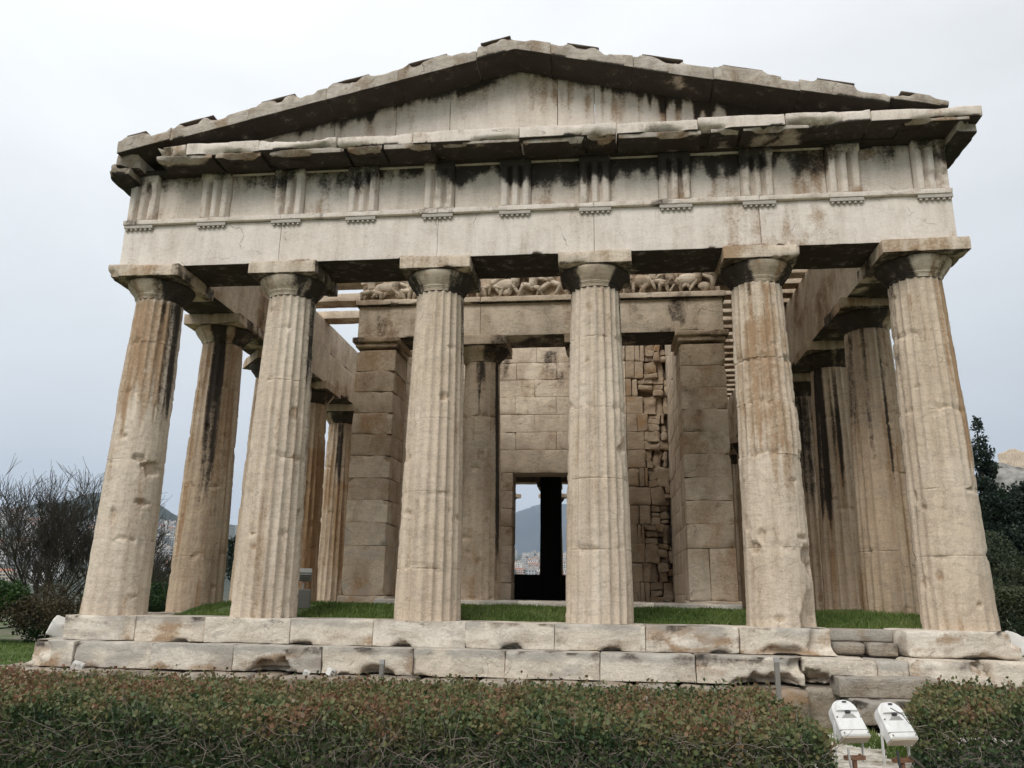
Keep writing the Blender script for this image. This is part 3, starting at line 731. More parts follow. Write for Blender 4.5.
# ---- architrave, taenia, regulae
ZA0, ZA1, ZF1 = 5.716, 6.57, 7.42
def soot_arch(V, n):
    A = np.zeros((len(V), 4)); a = fbm(V*np.array([1.2, 1.2, .5]), 4, 9)
    A[:, 2] = .75
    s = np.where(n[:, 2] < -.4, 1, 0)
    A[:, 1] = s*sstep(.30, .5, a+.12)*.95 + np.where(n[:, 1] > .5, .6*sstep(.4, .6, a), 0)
    A[:, 0] = .75*sstep(.50, .68, fbm(V*np.array([2.5, 1, .7]), 4, 33))*np.interp(V[:, 0], [-7, 2, 3.5, 7], [.3, .3, .55, .6]) + s*.4; return A
xe = [-6.83, -3.99, -1.28, 1.29, 3.90, 6.81]
for k in range(5):
    cr_ = []
    o = stone_block('architrave_block', M_arch, T, xe[k], xe[k+1], -.49, .49, ZA0, ZA1-.085, .010, .06, .005, .02, 2.0, 500+k, cr_, soot_arch, gap=.002, freq=3)
    tb = stone_block('taenia', M_arch, o, xe[k], xe[k+1], -.56, -.30, ZA1-.083, ZA1, .008, .06, .004, .035, 3, 520+k, (), lambda V, n: np.stack([.25*sstep(.5, .65, fbm(V*2, 3, 4)), .5*sstep(.55, .66, fbm(V*3, 3, 14)), .6+0*V[:, 0], 0*V[:, 0]], 1), gap=.002)
TX = [-6.55, -5.23, -3.90, -2.60, -1.29, 0.0, 1.31, 2.60, 3.90, 5.235, 6.55]
rg = MB().box(-.257, .257, -.545, -.45, -.058, 0)
for i in range(6):
    x = -.257+.0428*(2*i+1)
    rg.tube([(x, -.515, -.058), (x, -.515, -.092)], [.022, .026], 8)
rg_me = None
for k, x in enumerate(TX):
    if rg_me is None:
        o = rg.build('regula', M_arch, T, loc=(x, 0, ZA1-.0855)); rg_me = o
    else:
        o = rg_me.copy(); C.objects.link(o); o.location = (x, 0, ZA1-.0855)
# ---- frieze
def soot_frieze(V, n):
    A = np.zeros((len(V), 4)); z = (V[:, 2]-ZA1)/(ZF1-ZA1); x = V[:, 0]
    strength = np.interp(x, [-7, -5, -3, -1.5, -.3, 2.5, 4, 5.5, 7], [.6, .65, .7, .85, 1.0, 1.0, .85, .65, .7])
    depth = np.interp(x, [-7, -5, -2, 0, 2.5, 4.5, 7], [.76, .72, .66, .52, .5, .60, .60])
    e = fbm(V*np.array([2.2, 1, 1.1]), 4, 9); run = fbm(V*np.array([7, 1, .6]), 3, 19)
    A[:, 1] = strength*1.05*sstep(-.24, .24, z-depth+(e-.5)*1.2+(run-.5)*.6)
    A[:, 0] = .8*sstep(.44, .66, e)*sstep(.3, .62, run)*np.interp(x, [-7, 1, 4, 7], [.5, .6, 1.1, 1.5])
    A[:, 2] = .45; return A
def triglyph(x0):
    w = .2575; g = .043
    xs = [-w, -w+.05, -w+.05+.0001]
    prof = []           # half-V at both edges, two full V grooves
    c = [(-w, .06), (-w+.045, 0), (-w+.125, 0), (-w+.17, -.0), ]
    pts = [(-w, .08), (-w+.036, 0), (-w+.118, 0), (-w+.1715, .105), (-w+.222, 0), (w-.222, 0), (w-.1715, .105), (w-.118, 0), (w-.036, 0), (w, .08)]
    # resample
    X = []; Y = []
    for a, b in zip(pts[:-1], pts[1:]):
        for i in range(4): X.append(a[0]+(b[0]-a[0])*i/4); Y.append(a[1]+(b[1]-a[1])*i/4)
    X.append(pts[-1][0]); Y.append(pts[-1][1]); X = np.array(X); Y = np.array(Y)
    zt = ZF1-.115; zz = np.concatenate([np.linspace(ZA1, zt-.05, 24), [zt-.03, zt-.012, zt, zt+.004, ZF1-.02, ZF1]])
    XX, ZZ = np.meshgrid(X, zz, indexing='ij'); YY = np.repeat(Y, len(zz)).reshape(XX.shape)
    close = np.clip((zt-ZZ)/.05, 0, 1)**.5
    YY = YY*close
    YY = np.where(ZZ > zt+.002, -.012, YY)
    P = np.stack([XX.ravel()+x0, -.548+YY.ravel(), ZZ.ravel()], 1)
    P[:, 1] += .014*(fbm(P*6, 4, 4)-.5) + .05*sstep(.64, .78, fbm(P*2.5, 3, 5))
    n, m = XX.shape
    i, j = np.meshgrid(np.arange(n-1), np.arange(m-1), indexing='ij'); k = (i*m+j).ravel()
    F = np.stack([k, k+m, k+m+1, k+1], 1)
    # back and sides
    b0 = len(P); back = P.copy(); back[:, 1] = -.35
    P2 = np.concatenate([P, back]); F2 = [F, F[:, ::-1]+b0]
    k0 = np.arange(m-1); F2.append(np.stack([k0, k0+1, k0+1+b0, k0+b0], 1)); kk = (n-1)*m+k0; F2.append(np.stack([kk+1, kk, kk+b0, kk+1+b0], 1))
    i0 = np.arange(n-1)*m; F2.append(np.stack([i0+m, i0, i0+b0, i0+m+b0], 1)); i1 = i0+m-1; F2.append(np.stack([i1, i1+m, i1+m+b0, i1+b0], 1))
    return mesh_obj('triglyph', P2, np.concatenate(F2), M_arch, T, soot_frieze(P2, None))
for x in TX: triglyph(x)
for k in range(10):
    a, b = TX[k]+.2575, TX[k+1]-.2575
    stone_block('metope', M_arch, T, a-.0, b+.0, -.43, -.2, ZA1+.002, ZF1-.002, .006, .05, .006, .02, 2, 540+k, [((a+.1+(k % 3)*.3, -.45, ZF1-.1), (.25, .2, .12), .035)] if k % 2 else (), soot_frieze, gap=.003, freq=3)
stone_block('frieze_backer', M_flank, T, -6.7, 6.7, -.345, .46, ZA1+.003, ZF1-.004, .01, .2, .004, .01, 2, 560, (), lambda V, n: np.stack([.3+0*V[:, 0], .5*sstep(.4, .6, fbm(V, 3, 2)), 0*V[:, 0], 0*V[:, 0]], 1))
# ---- horizontal cornice: bed mould, mutules, broken blocks
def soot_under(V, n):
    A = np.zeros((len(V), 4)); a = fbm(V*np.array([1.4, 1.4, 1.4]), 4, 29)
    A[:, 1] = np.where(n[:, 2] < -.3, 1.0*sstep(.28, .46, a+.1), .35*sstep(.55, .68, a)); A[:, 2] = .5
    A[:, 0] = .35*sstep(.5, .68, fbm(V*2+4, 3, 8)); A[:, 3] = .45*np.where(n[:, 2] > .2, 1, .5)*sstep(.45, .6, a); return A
def soot_shade_bed(V, n):  # under-cornice soot, blackened nearly all over to paint out the lit edge
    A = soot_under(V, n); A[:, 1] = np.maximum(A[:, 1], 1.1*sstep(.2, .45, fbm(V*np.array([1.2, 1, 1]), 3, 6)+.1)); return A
stone_block('bed_moulding', M_flank, T, -6.75, 6.78, -.60, .3, ZF1, ZF1+.07, .01, .08, .006, .03, 2, 570, (), soot_shade_bed)
ZG0, ZG1 = 7.42, 7.655
ge_ = [-6.08, -5.52, -4.24, -2.90, -1.62, .12, 1.67, 2.93, 4.26, 5.53, 7.14]
for k in range(10):
    x0, x1 = ge_[k], ge_[k+1]
    r2 = random.Random(700+k)
    cu = [((r2.uniform(x0+.1, x1-.1), -1.12, ZG0+r2.uniform(0, .06)), (r2.uniform(.25, .6), .3, r2.uniform(.05, .08)), r2.uniform(.05, .10)) for _ in range(2)]
    if k == 0: cu.append(((-6.08, -1.1, 7.45), (.3, .4, .3), .18))
    if k == 2: cu += [((-3.6, -1.12, 7.7), (.8, .3, .1), .08)]
    stone_block('cornice_block', M_arch, T, x0, x1, -1.11+.012*math.sin(k*2.3), .2, ZG0+.035, ZG1+.015*math.sin(k*1.9), .016, .05, .010, .055, 2.2, 600+k, cu, soot_under, gap=.004, freq=3)
mr = random.Random(12); x = -6.05; i = 0
while x < 6.6:
    w = mr.choice((.45, .6, .8, 1.0, 1.3)); gp = mr.choice((.025, .04, .05, .13)); i += 1
    if mr.random() > .07:
        front = -1.095+mr.choice((0, .008, .012, .02, .03)); zb = 7.385+mr.choice((0, .0, .02, .035))
        stone_block('mutule', M_geison, T, x, min(x+w, 6.95), front, -.602, zb, 7.47, .012, .06, .014, .06, 2.5, 640+i,
                [((x+w*mr.random(), front, zb), (.3, .25, .06), .10)],
                lambda V, n: np.stack([.5*sstep(.5, .65, fbm(V*2, 3, 8)), np.where((n[:, 1] < -.5), .15, 1.0)*sstep(.3, .5, fbm(V*2, 3, 5)+.1), .5+0*V[:, 0], 0*V[:, 0]], 1), freq=5)
    x += w+gp
# right corner: return of the flank cornice; left corner: a broken stump
def flank_cornice(sx, y0, y1, n, seed):
    ys = np.linspace(y0, y1, n+1)
    for k in range(n):
        xa, xb = (6.3, 7.12) if sx > 0 else (-7.05, -6.3)
        stone_block('cornice_block', M_geison, T, xa, xb, ys[k]+.004, ys[k+1]-.004, ZG0, ZG1-.005, .02, .10, .014, .08, 2, seed+k, (), soot_under)
flank_cornice(1, .21, 28, 11, 720)
flank_cornice(-1, 1.0, 28, 10, 740)
stone_block('cornice_block', M_geison, T, 6.80, 7.13, -1.06, .2, 7.28, 7.46, .04, .06, .02, .08, 2, 760, [((7.1, -1.0, 7.3), .3, .15)], soot_under)
stone_block('cornice_block', M_rough, T, -7.05, -6.64, -.95, .3, 7.20, 7.50, .12, .05, .03, .14, 2.2, 761, [((-7.1, -1, 7.2), .3, .15), ((-6.6, -1, 7.5), .25, .1)], soot_under, freq=3)
stone_block('cornice_block', M_geison, T, -6.86, -6.50, -.95, .3, 7.40, 7.74, .03, .05, .02, .08, 2.2, 762, [((-6.5, -.95, 7.45), .25, .15)], soot_under, freq=3)
# ---- gable wall and raking cornice
APX, APZ = .02, 9.39; SLL, SLR = .232, .2365
def rake(x): return APZ - np.where(x < APX, (APX-x)*SLL, (x-APX)*SLR)
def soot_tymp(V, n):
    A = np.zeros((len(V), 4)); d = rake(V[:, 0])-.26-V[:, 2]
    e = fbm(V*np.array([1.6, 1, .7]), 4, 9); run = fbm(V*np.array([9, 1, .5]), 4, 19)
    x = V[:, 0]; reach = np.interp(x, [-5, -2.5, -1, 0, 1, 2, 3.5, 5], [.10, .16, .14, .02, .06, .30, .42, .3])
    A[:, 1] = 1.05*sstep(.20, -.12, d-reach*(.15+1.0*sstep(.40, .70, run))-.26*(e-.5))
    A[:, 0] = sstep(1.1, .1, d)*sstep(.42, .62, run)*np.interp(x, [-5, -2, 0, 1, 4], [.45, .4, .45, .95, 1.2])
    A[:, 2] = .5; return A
ty = [-5.4, -4.3, -3.2, -2.1, -1.15, .70, 1.32, 2.5, 3.7, 5.2]
for k in range(9):
    x0, x1 = ty[k], ty[k+1]
    def wp(V):
        top = np.maximum(rake(V[:, 0])-.20, 7.5); t = (V[:, 2]-7.4)/(9.2-7.4); V = V.copy(); V[:, 2] = 7.4+t*(top-7.4); return V
    stone_block('gable_block', M_arch, T, x0, x1, -.47, -.1, 7.4, 9.2, .008, .06, .006, .02, 2, 800+k, (), soot_tymp, wp, gap=.003, freq=2.5)
rk = [(-6.80, -5.86), (-5.86, -4.50), (-4.50, -3.16), (-3.16, -1.94), (-1.94, -.62), (-.62, .625), (.625, 1.96), (1.96, 3.22), (3.22, 4.53), (4.53, 5.86), (5.86, 6.70)]
for k, (x0, x1) in enumerate(rk):
    r2 = random.Random(900+k)
    dz = [0.03, 0, .0, .0, .0, .03, .0, -.01, .0, .0, -.02][k]
    a = x0+(x1-x0)*r2.uniform(.02, .12); b = x0+(x1-x0)*r2.uniform(.52, .66)
    if x0 > 0: a, b = x0+(x1-x0)*r2.uniform(.06, .2), x0+(x1-x0)*r2.uniform(.6, .8)
    if k == 5: a, b = -.60, -.02
    def wp(V, dz=dz, a=a, b=b):
        V = V.copy(); st_ = sstep(a-.03, a+.03, V[:, 0])*sstep(b+.05, b-.05, V[:, 0])*sstep(-.16, -.04, V[:, 2])
        V[:, 2] = V[:, 2] + rake(V[:, 0]) + dz + .05*st_
        return V
    cu = [((r2.uniform(x0, x1), -1.08, 0.0), (r2.uniform(.15, .4), .3, .08), r2.uniform(.05, .12)) for _ in range(2)]
    z0 = -.27 if k not in (9, 10) else (-.24 if k == 9 else -.15)
    o = stone_block('raking_cornice_block', M_geison, T, x0, x1, -1.07+.015*math.sin(k*3.1), .1, z0, -.03, .018, .05, .012, .06, 2.2, 820+k, cu, soot_under, wp, gap=.0004, freq=3)
    # what is left of the roof tiles lying on the block
    stone_block('roof_tile', M_tile, o, a+.04, b-.03, -1.055, -.2, -.036, -.010, .008, .05, .008, .05, 3, 840+k, (), None, wp, freq=4)
stone_block('roof_tile', M_tile, T, 6.8, 7.1, -.9, .2, 7.665, 7.72, .02, .05, .012, .06, 3, 860, (), None)

# ---- flank architraves, friezes, ceiling beams
def soot_flank(sx):
    def f(V, n):
        A = np.zeros((len(V), 4)); a = fbm(V*np.array([.9, .9, .9]), 4, 9)
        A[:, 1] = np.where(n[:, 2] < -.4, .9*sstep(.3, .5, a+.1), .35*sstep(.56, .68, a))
        A[:, 0] = .5*sstep(.48, .64, a); A[:, 2] = .15; return A
    return f
for sx in (-1, 1):
    xa, xb = sorted((sx*5.83, sx*6.78)); ys = [0.5] + [flank_y(k) for k in range(2, 13)] + [31.1]
    ym = [.50, 2.413] + [flank_y(k) for k in range(2, 12)] + [31.0]
    for k in range(len(ym)-1):
        stone_block('architrave_block', M_cella, T, xa, xb, ym[k]+.003, ym[k+1]-.003, ZA0, ZA1-.01, .012, .12, .006, .02, 2, 1000+k+(20 if sx > 0 else 0), (), soot_flank(sx), freq=2)
        ia, ib = sorted((sx*5.88, sx*6.70))
        stone_block('frieze_backer', M_cella, T, ia, ib, ym[k]+.003, ym[k+1]-.003, ZA1-.002, 7.385, .014, .12, .008, .03, 2, 1040+k+(20 if sx > 0 else 0), (), soot_flank(sx), freq=2)
        ic, id_ = sorted((sx*6.25, sx*6.72))
        stone_block('frieze_backer', M_cella, T, ic, id_, ym[k]+.003, ym[k+1]-.003, 7.388, 7.64, .02, .15, .01, .05, 2, 1080+k+(20 if sx > 0 else 0), (), soot_flank(sx), freq=2)
def beam_st(V, n):
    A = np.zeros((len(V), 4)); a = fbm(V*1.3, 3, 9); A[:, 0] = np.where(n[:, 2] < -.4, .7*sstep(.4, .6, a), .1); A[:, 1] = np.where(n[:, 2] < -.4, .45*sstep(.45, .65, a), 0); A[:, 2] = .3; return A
for sx in (-1, 1):
    for k, y in enumerate([2.0, 3.25, 4.5, 5.7, 6.93] if sx < 0 else [1.0+.62*q for q in range(36)]):
        xa, xb = sorted((sx*3.55, sx*6.22))
        stone_block('ceiling_beam', M_cella, T, xa, xb, y, y+(.48 if sx < 0 else .36), 7.39, 7.60, .014, .12, .006, .04, 2, 1100+k, (), beam_st)
# ---- back porch: antae, two columns between them, architrave, relief band
YA = 3.6
def anta_st(seed):
    def f(V, n):
        A = np.zeros((len(V), 4)); a = fbm(V*np.array([1.2, 1.2, .8])+seed, 4, 9); b = fbm(V*2.5+seed, 4, 5)
        A[:, 0] = .5*sstep(.44, .64, a); A[:, 3] = .55*sstep(.48, .64, b)*sstep(3.4, .8, V[:, 2])
        A[:, 1] = .45*sstep(.6, .7, b)*sstep(2.0, 4.5, V[:, 2]); A[:, 2] = .55*sstep(4, 1, V[:, 2]); return A
    return f
def anta(xa, xb, seed):
    z = .12; k = 0
    o = stone_block('anta', M_anta, T, xa-.06, xb+.06, YA-.07, YA+1.1, .0, .34, .03, .06, .02, .1, 2, seed, (), anta_st(seed), freq=3)
    z = .34; first = True
    while z < 5.4:
        h = .98 if first else .4575
        h = min(h, 5.5-z)
        r2 = random.Random(seed+k)
        def split(x0, x1): stone_block('anta_block', M_anta, o, x0, x1, YA+r2.uniform(-.006, .006), YA+1.0, z+.0008, z+h-.0008, .005, .05, .010, .07, 3.0, seed+10+k, [((r2.choice((xa, xb)), YA, z+r2.choice((0, h))), r2.uniform(.08, .16), .05)], anta_st(seed+k), freq=3)
        if first and seed > 1300: split(xa, (xa+xb)/2-.05); split((xa+xb)/2-.05, xb)
        else: split(xa, xb)
        z += h; k += 1; first = False
    stone_block('anta_capital', M_anta, o, xa-.03, xb+.03, YA-.03, YA+1.05, 5.503, 5.60, .012, .06, .008, .04, 2, seed+30, (), lambda V, n: np.stack([.2+0*V[:, 0], .5*sstep(.4, .6, fbm(V*2, 3, 5)), 0*V[:, 0], 0*V[:, 0]], 1))
    stone_block('anta_capital', M_anta, o, xa-.09, xb+.09, YA-.09, YA+1.1, 5.602, 5.715, .02, .06, .008, .04, 2, seed+31, (), lambda V, n: np.stack([.2+0*V[:, 0], .6*sstep(.4, .6, fbm(V*2, 3, 5)), 0*V[:, 0], 0*V[:, 0]], 1))
    return o
anta(-3.86, -3.0, 1200)
anta(2.97, 3.88, 1310)
for sgn, sd_ in ((-1, 21), (1, 22)):
    make_column('column', sgn*1.19, YA+.5, M_anta, shaft_mesh(sd_, (.35, 1.5, 2.9, 4.0), er(.75), black=[(-25, 12, .8, 5.25, .95), (-85, 20, 4.3, 5.25, .8)], gen_orange=.3, gen_black=.1, res=.04), sd_,
                dict(black=[(-40, 50, .8)], bk=.3, orange=.3), z=.0)
# side walls of the porch and the cella
def course_wall(name, mat, axis, a0, a1, c0, c1, z0, z1, seed, hole=None, st=None, h=.4575, blen=1.05, amp=.008, res=.12):
    """coursed ashlar wall as one mesh; axis 'x' or 'y' is its length"""
    Vs, Fs, As = [], [], []; base = 0; k = 0; z = z0; r2 = random.Random(seed)
    while z < z1-.05:
        hh = min(h, z1-z); a = a0-(blen/2 if k % 2 else 0)
        while a < a1-.02:
            p, q = max(a, a0), min(a+blen*r2.uniform(.97, 1.03), a1); a = q if q < a1 else a1
            if q-p < .05: continue
            segs = [(p, q)]
            if hole and z+hh > hole[2]+.05 and z < hole[3]-.05:
                segs = [(p, min(q, hole[0])), (max(p, hole[1]), q)]
            for (s0, s1) in segs:
                if s1-s0 < .04: continue
                j = r2.uniform(-.008, .008); chip = r2.choice((.03, .05, .09))
                args = (s0+.002, s1-.002, c0+j, c1) if axis == 'x' else (c0+j, c1+j, s0+.002, s1-.002)
                off = seed+k*1.3+s0
                V, F, n = rbox(*args, z+.002, z+hh-.002, .010, res, lambda V: .010+chip*sstep(.54, .8, fbm(V*2.4+off, 3, 11)))
                V = V+n*((fbm(V*4+off, 4, 3)-.5)*2*amp)[:, None]
                A = np.zeros((len(V), 4)); A[:, 2] = r2.uniform(-.25, .5); A[:, 0] = .35*sstep(.5, .7, fbm(V*1.6+off, 3, 7))*r2.random()*1.5
                if st is not None: A = np.maximum(A, st(V, n))
                Vs.append(V); Fs.append(F+base); As.append(A); base += len(V)
        z += hh; k += 1
    return mesh_obj(name, np.concatenate(Vs), np.concatenate(Fs), mat, T, np.concatenate(As))
YB = 8.0
def wall_st(V, n):
    A = np.zeros((len(V), 4)); run = fbm(V*np.array([2.5, 2.5, .5]), 4, 13); b = fbm(V*1.1, 4, 15)
    A[:, 1] = .75*sstep(.50, .68, run)*sstep(4.8, 6.8, V[:, 2]+(b-.5)*3); A[:, 3] = 0; return A
course_wall('cella_wall', M_cella, 'x', -3.0, 1.98, YB, YB+.8, .28, 7.6, 1400, (-1.27, 1.27, .05, 4.04), wall_st, h=.47, res=.07)
course_wall('cella_wall', M_cella, 'y', YA+1.12, 26.4, -3.80, -3.02, 0, 7.37, 1401)
course_wall('cella_wall', M_cella, 'y', YA+1.12, 26.4, 3.04, 3.80, 0, 7.37, 1402)
# broken masonry at the right of the porch wall: rubble face with deep joints
def rubble():
    r2 = random.Random(77); Vs, Fs, As = [], [], []; base = 0
    def stone(x0, x1, z0, z1, rec, rot, amp, chip):
        nonlocal base
        off = r2.uniform(0, 90)
        V, F, n = rbox(x0+.004, x1-.004, YB+rec, YB+.7, z0+.004, z1-.004, min(.012, (x1-x0)*.2), .05, lambda V: .008+chip*sstep(.46, .72, fbm(V*3.4+off, 3, 11)))
        V = V+n*((fbm(V*5+off, 4, 3)-.5)*2*amp)[:, None]
        V[:, 1] += rec*.6*(V[:, 0]-(x0+x1)/2)/(x1-x0+.01)*r2.uniform(-1, 1)
        c = np.array([(x0+x1)/2, 0, (z0+z1)/2]); a = rot; q = V-c; V = np.stack([q[:, 0]*math.cos(a)+q[:, 2]*math.sin(a), q[:, 1], -q[:, 0]*math.sin(a)+q[:, 2]*math.cos(a)], 1)+c
        A = np.zeros((len(V), 4)); A[:, 0] = r2.uniform(0, .45)*sstep(.4, .6, fbm(V*2+off, 3, 4)); A[:, 2] = r2.uniform(-.3, .45)
        A[:, 1] = .85*sstep(2.82, 3.02, V[:, 0])*sstep(.42, .6, fbm(V*np.array([2, 2, 1]), 3, 3))
        Vs.append(V); Fs.append(F+base); As.append(A); base += len(V)
    z = .28
    while z < 7.5:
        h = .47; x = 1.982; e = 2.25+.35*vn(np.array([[z*1.3, 3.3, 0]]), 5)[0]
        while x < 3.03:
            f = float(np.clip((x-2.1)/.7, 0, 1))
            if x < e-.1:
                w = e-x if r2.random() < .6 else (e-x)*.5
                stone(x, x+w, z, z+h, r2.uniform(0, .03), r2.uniform(-.01, .01), .012, .06)
            else:
                w = min(r2.uniform(.16, .42)*(1.15-.4*f), 3.06-x); 
                if w < .09: break
                parts = r2.choice((1, 2, 2, 3)) if f > .2 else r2.choice((1, 1, 2))
                cutz = sorted([0]+[r2.uniform(.25, .75) if parts == 2 else (q+1)/parts+r2.uniform(-.08, .08) for q in range(parts-1)]+[1])
                for a, b in zip(cutz[:-1], cutz[1:]):
                    if r2.random() < .07*f: continue
                    stone(x+r2.uniform(-.02, .02), x+w+r2.uniform(-.02, .03), z+h*a, z+h*b, r2.uniform(.0, .07+.17*f), r2.uniform(-.24, .24)*f, .045, .14)
            x += w
        z += h
    V, F, n = rbox(1.985, 3.055, YB+.42, YB+.8, .2, 7.6, .02, .15); Vs.append(V); Fs.append(F+base); A = np.zeros((len(V), 4)); A[:, 1] = .5; As.append(A)
    mesh_obj('rubble_wall', np.concatenate(Vs), np.concatenate(Fs), M_rubble, T, np.concatenate(As))
rubble()
# door surround, east door wall, vault, threshold
stone_block('door_lintel', M_cella, T, -1.28, 1.28, YB-.02, YB+.75, 3.445, 4.035, .01, .07, .006, .03, 2, 1500, (), None)
for sx in (-1, 1):
    for k in range(7): stone_block('door_jamb', M_cella, T, *sorted((sx*.94, sx*1.265)), YB-.03, YB+.78, .25+k*.456, .25+(k+1)*.456-.003, .012, .06, .008, .06, 2.4, 1510+k+(8 if sx > 0 else 0), (), lambda V, n: np.stack([.3*sstep(.5, .65, fbm(V*2, 3, 8)), .2*sstep(.5, .65, fbm(V*2, 3, 5)), 0*V[:, 0], 0*V[:, 0]], 1))
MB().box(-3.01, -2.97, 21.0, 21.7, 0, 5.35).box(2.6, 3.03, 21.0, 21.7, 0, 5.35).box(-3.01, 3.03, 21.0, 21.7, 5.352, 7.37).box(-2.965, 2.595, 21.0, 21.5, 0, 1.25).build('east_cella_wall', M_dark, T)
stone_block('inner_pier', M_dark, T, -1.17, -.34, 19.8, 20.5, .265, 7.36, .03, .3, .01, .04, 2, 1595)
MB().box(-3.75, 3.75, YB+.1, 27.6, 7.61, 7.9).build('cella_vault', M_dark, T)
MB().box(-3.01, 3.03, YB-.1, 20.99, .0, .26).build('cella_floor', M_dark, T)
stone_block('inner_architrave', M_cella, T, -3.8, 3.8, 26.2, 27.0, 5.73, 7.6, .02, .3, .01, .03, 2, 1590, (), None)
for x in (-1.24, 1.24):
    copy_col(FL[5], x, 26.6, 0)
for x in AX[1:5]: copy_col(FL[5], x, flank_y(12)+2.413-2.583, rad(50))
# step in front of the porch wall
for k, (a, b) in enumerate([(-3.1, -1.9), (-1.9, -.3), (-.3, 1.0), (1.0, 2.3), (2.3, 3.9)]):
    stone_block('porch_step', M_step, T, a, b, 3.34+.02*math.sin(k*2), 7.9, -.1, .29+.01*math.sin(k*3), .03, .07, .014, .07, 2, 1540+k, (), lichen(1.2, .3, .2, k))
def in_st(V, n):
    A = np.zeros((len(V), 4)); a = fbm(V*np.array([1.1, 1, 1]), 4, 9); x = V[:, 0]
    spot = sstep(.9, .3, np.abs(x-2.75)/.9+(a-.5)*1.4)*.6 + sstep(.9, .3, np.abs(x+3.3)/.5+(a-.5)*1.6)*.5
    A[:, 1] = spot*sstep(.4, .55, fbm(V*3, 3, 7)) + np.where(n[:, 2] < -.4, .8*sstep(.3, .5, a+.1), 0) ; A[:, 0] = .45*sstep(.5, .64, a); A[:, 2] = .25; return A
ie = [-3.88, -1.19, 1.19, 3.89]
for k in range(3):
    o = stone_block('inner_architrave', M_cella, T, ie[k], ie[k+1], YA+.04, YA+.95, 5.72, 6.45, .012, .06, .008, .03, 2, 1560+k, (), in_st, freq=3)
    stone_block('crown_moulding', M_cella, o, ie[k]-(.06 if k == 0 else 0), ie[k+1]+(.07 if k == 2 else 0), YA-.05, YA+.9, 6.453, 6.58, .02, .06, .008, .04, 2, 1570+k, (), in_st)
stone_block('frieze_backer', M_cella, T, -3.86, 3.87, YA+.10, YA+.9, 6.583, 7.36, .02, .07, .012, .05, 2, 1580, (), lambda V, n: np.maximum(in_st(V, n), np.stack([.3+0*V[:, 0], .55*sstep(.35, .6, fbm(V*3, 3, 2)), 0*V[:, 0], 0*V[:, 0]], 1)), freq=4)
# worn, headless figures of the relief band (generic bodies in motion)
def relief_figure(x, seed, beast=False):
    r2 = random.Random(seed); m = MB(); y = YA+.07; z0 = 6.59
    M = Matrix.Diagonal((1, .75, 1)).to_4x4()
    def limb(a, b, ra, rb):
        n = 5; pts = [tuple(np.array(a)*(1-t)+np.array(b)*t) for t in np.linspace(0, 1, n)]
        m.tube(pts, [ra+(rb-ra)*t for t in np.linspace(0, 1, n)], 9); m.ell(a, (ra, ra, ra), 9, 6); m.ell(b, (rb, rb, rb), 9, 6)
    lean = r2.uniform(-.16, .16); hip = (x, y, z0+r2.uniform(.18, .32)); ch = (x+lean*1.6, y-.02, hip[2]+.22)
    if beast:
        hip = (x, y, z0+.30); ln = r2.choice((-1, 1))
        m.ell((x+ln*.16, y, z0+.27), (.27, .11, .14), 14, 9); 
        for dx in (.0, .1, .3, .38): limb((x+ln*dx, y-.03, z0+.24), (x+ln*(dx+r2.uniform(-.22, .22)), y-.03, z0+r2.uniform(.02, .1)), .055, .028)
        ch = (x-ln*.06, y-.03, z0+.50); limb((x-ln*.02, y, z0+.28), ch, .10, .10)
    else:
        limb(hip, ch, .085, .11)
        for s_ in (-1, 1):
            kn = (x+s_*r2.uniform(.08, .26), y-.05, z0+r2.uniform(.10, .26)); limb(hip, kn, .07, .05); limb(kn, (kn[0]+r2.uniform(-.12, .1), y-.01, z0+.02), .05, .03)
    for s_ in (-1, 1):
        el = (ch[0]+s_*r2.uniform(.12, .22), y-.06, ch[2]+r2.uniform(-.1, .1)); limb(ch, el, .05, .038); limb(el, (el[0]+s_*r2.uniform(0, .12), y-.05, el[2]+r2.uniform(-.14, .12)), .036, .025)
    if r2.random() < .5: m.ell((ch[0]+lean*.3, y-.02, ch[2]+.15), (.06, .06, .075), 10, 8)
    if r2.random() < .5:
        m.ell((ch[0]+.1, y, z0+.12), (.13, .06, .1), 9, 6); cl = [(ch[0]-.1, y, ch[2]-.05), (ch[0]-.25*np.sign(lean), y-.02, ch[2]-.2), (ch[0]-.28*np.sign(lean), y-.02, ch[2]-.42)]; m.tube(cl, [.03, .05, .03], 8)
    V = np.array(m.v); V[:, 1] = y-.04+(V[:, 1]-y)*1.05; V += .012*(np.stack([fbm(V*12+k, 3, k) for k in range(3)], 1)-.5)*2
    A = np.zeros((len(V), 4)); A[:, 0] = .3*sstep(.5, .6, fbm(V*4, 3, 4)); A[:, 1] = .5*sstep(.55, .68, fbm(V*5, 3, 6)); A[:, 2] = .75
    return mesh_obj('relief_figure', V, m.f, M_cella, T, A)
fx = -3.62; i = 0
while fx < 3.7:
    relief_figure(fx, 50+i, i % 3 == 1); fx += random.Random(i).uniform(.36, .52); i += 1
#@@REST

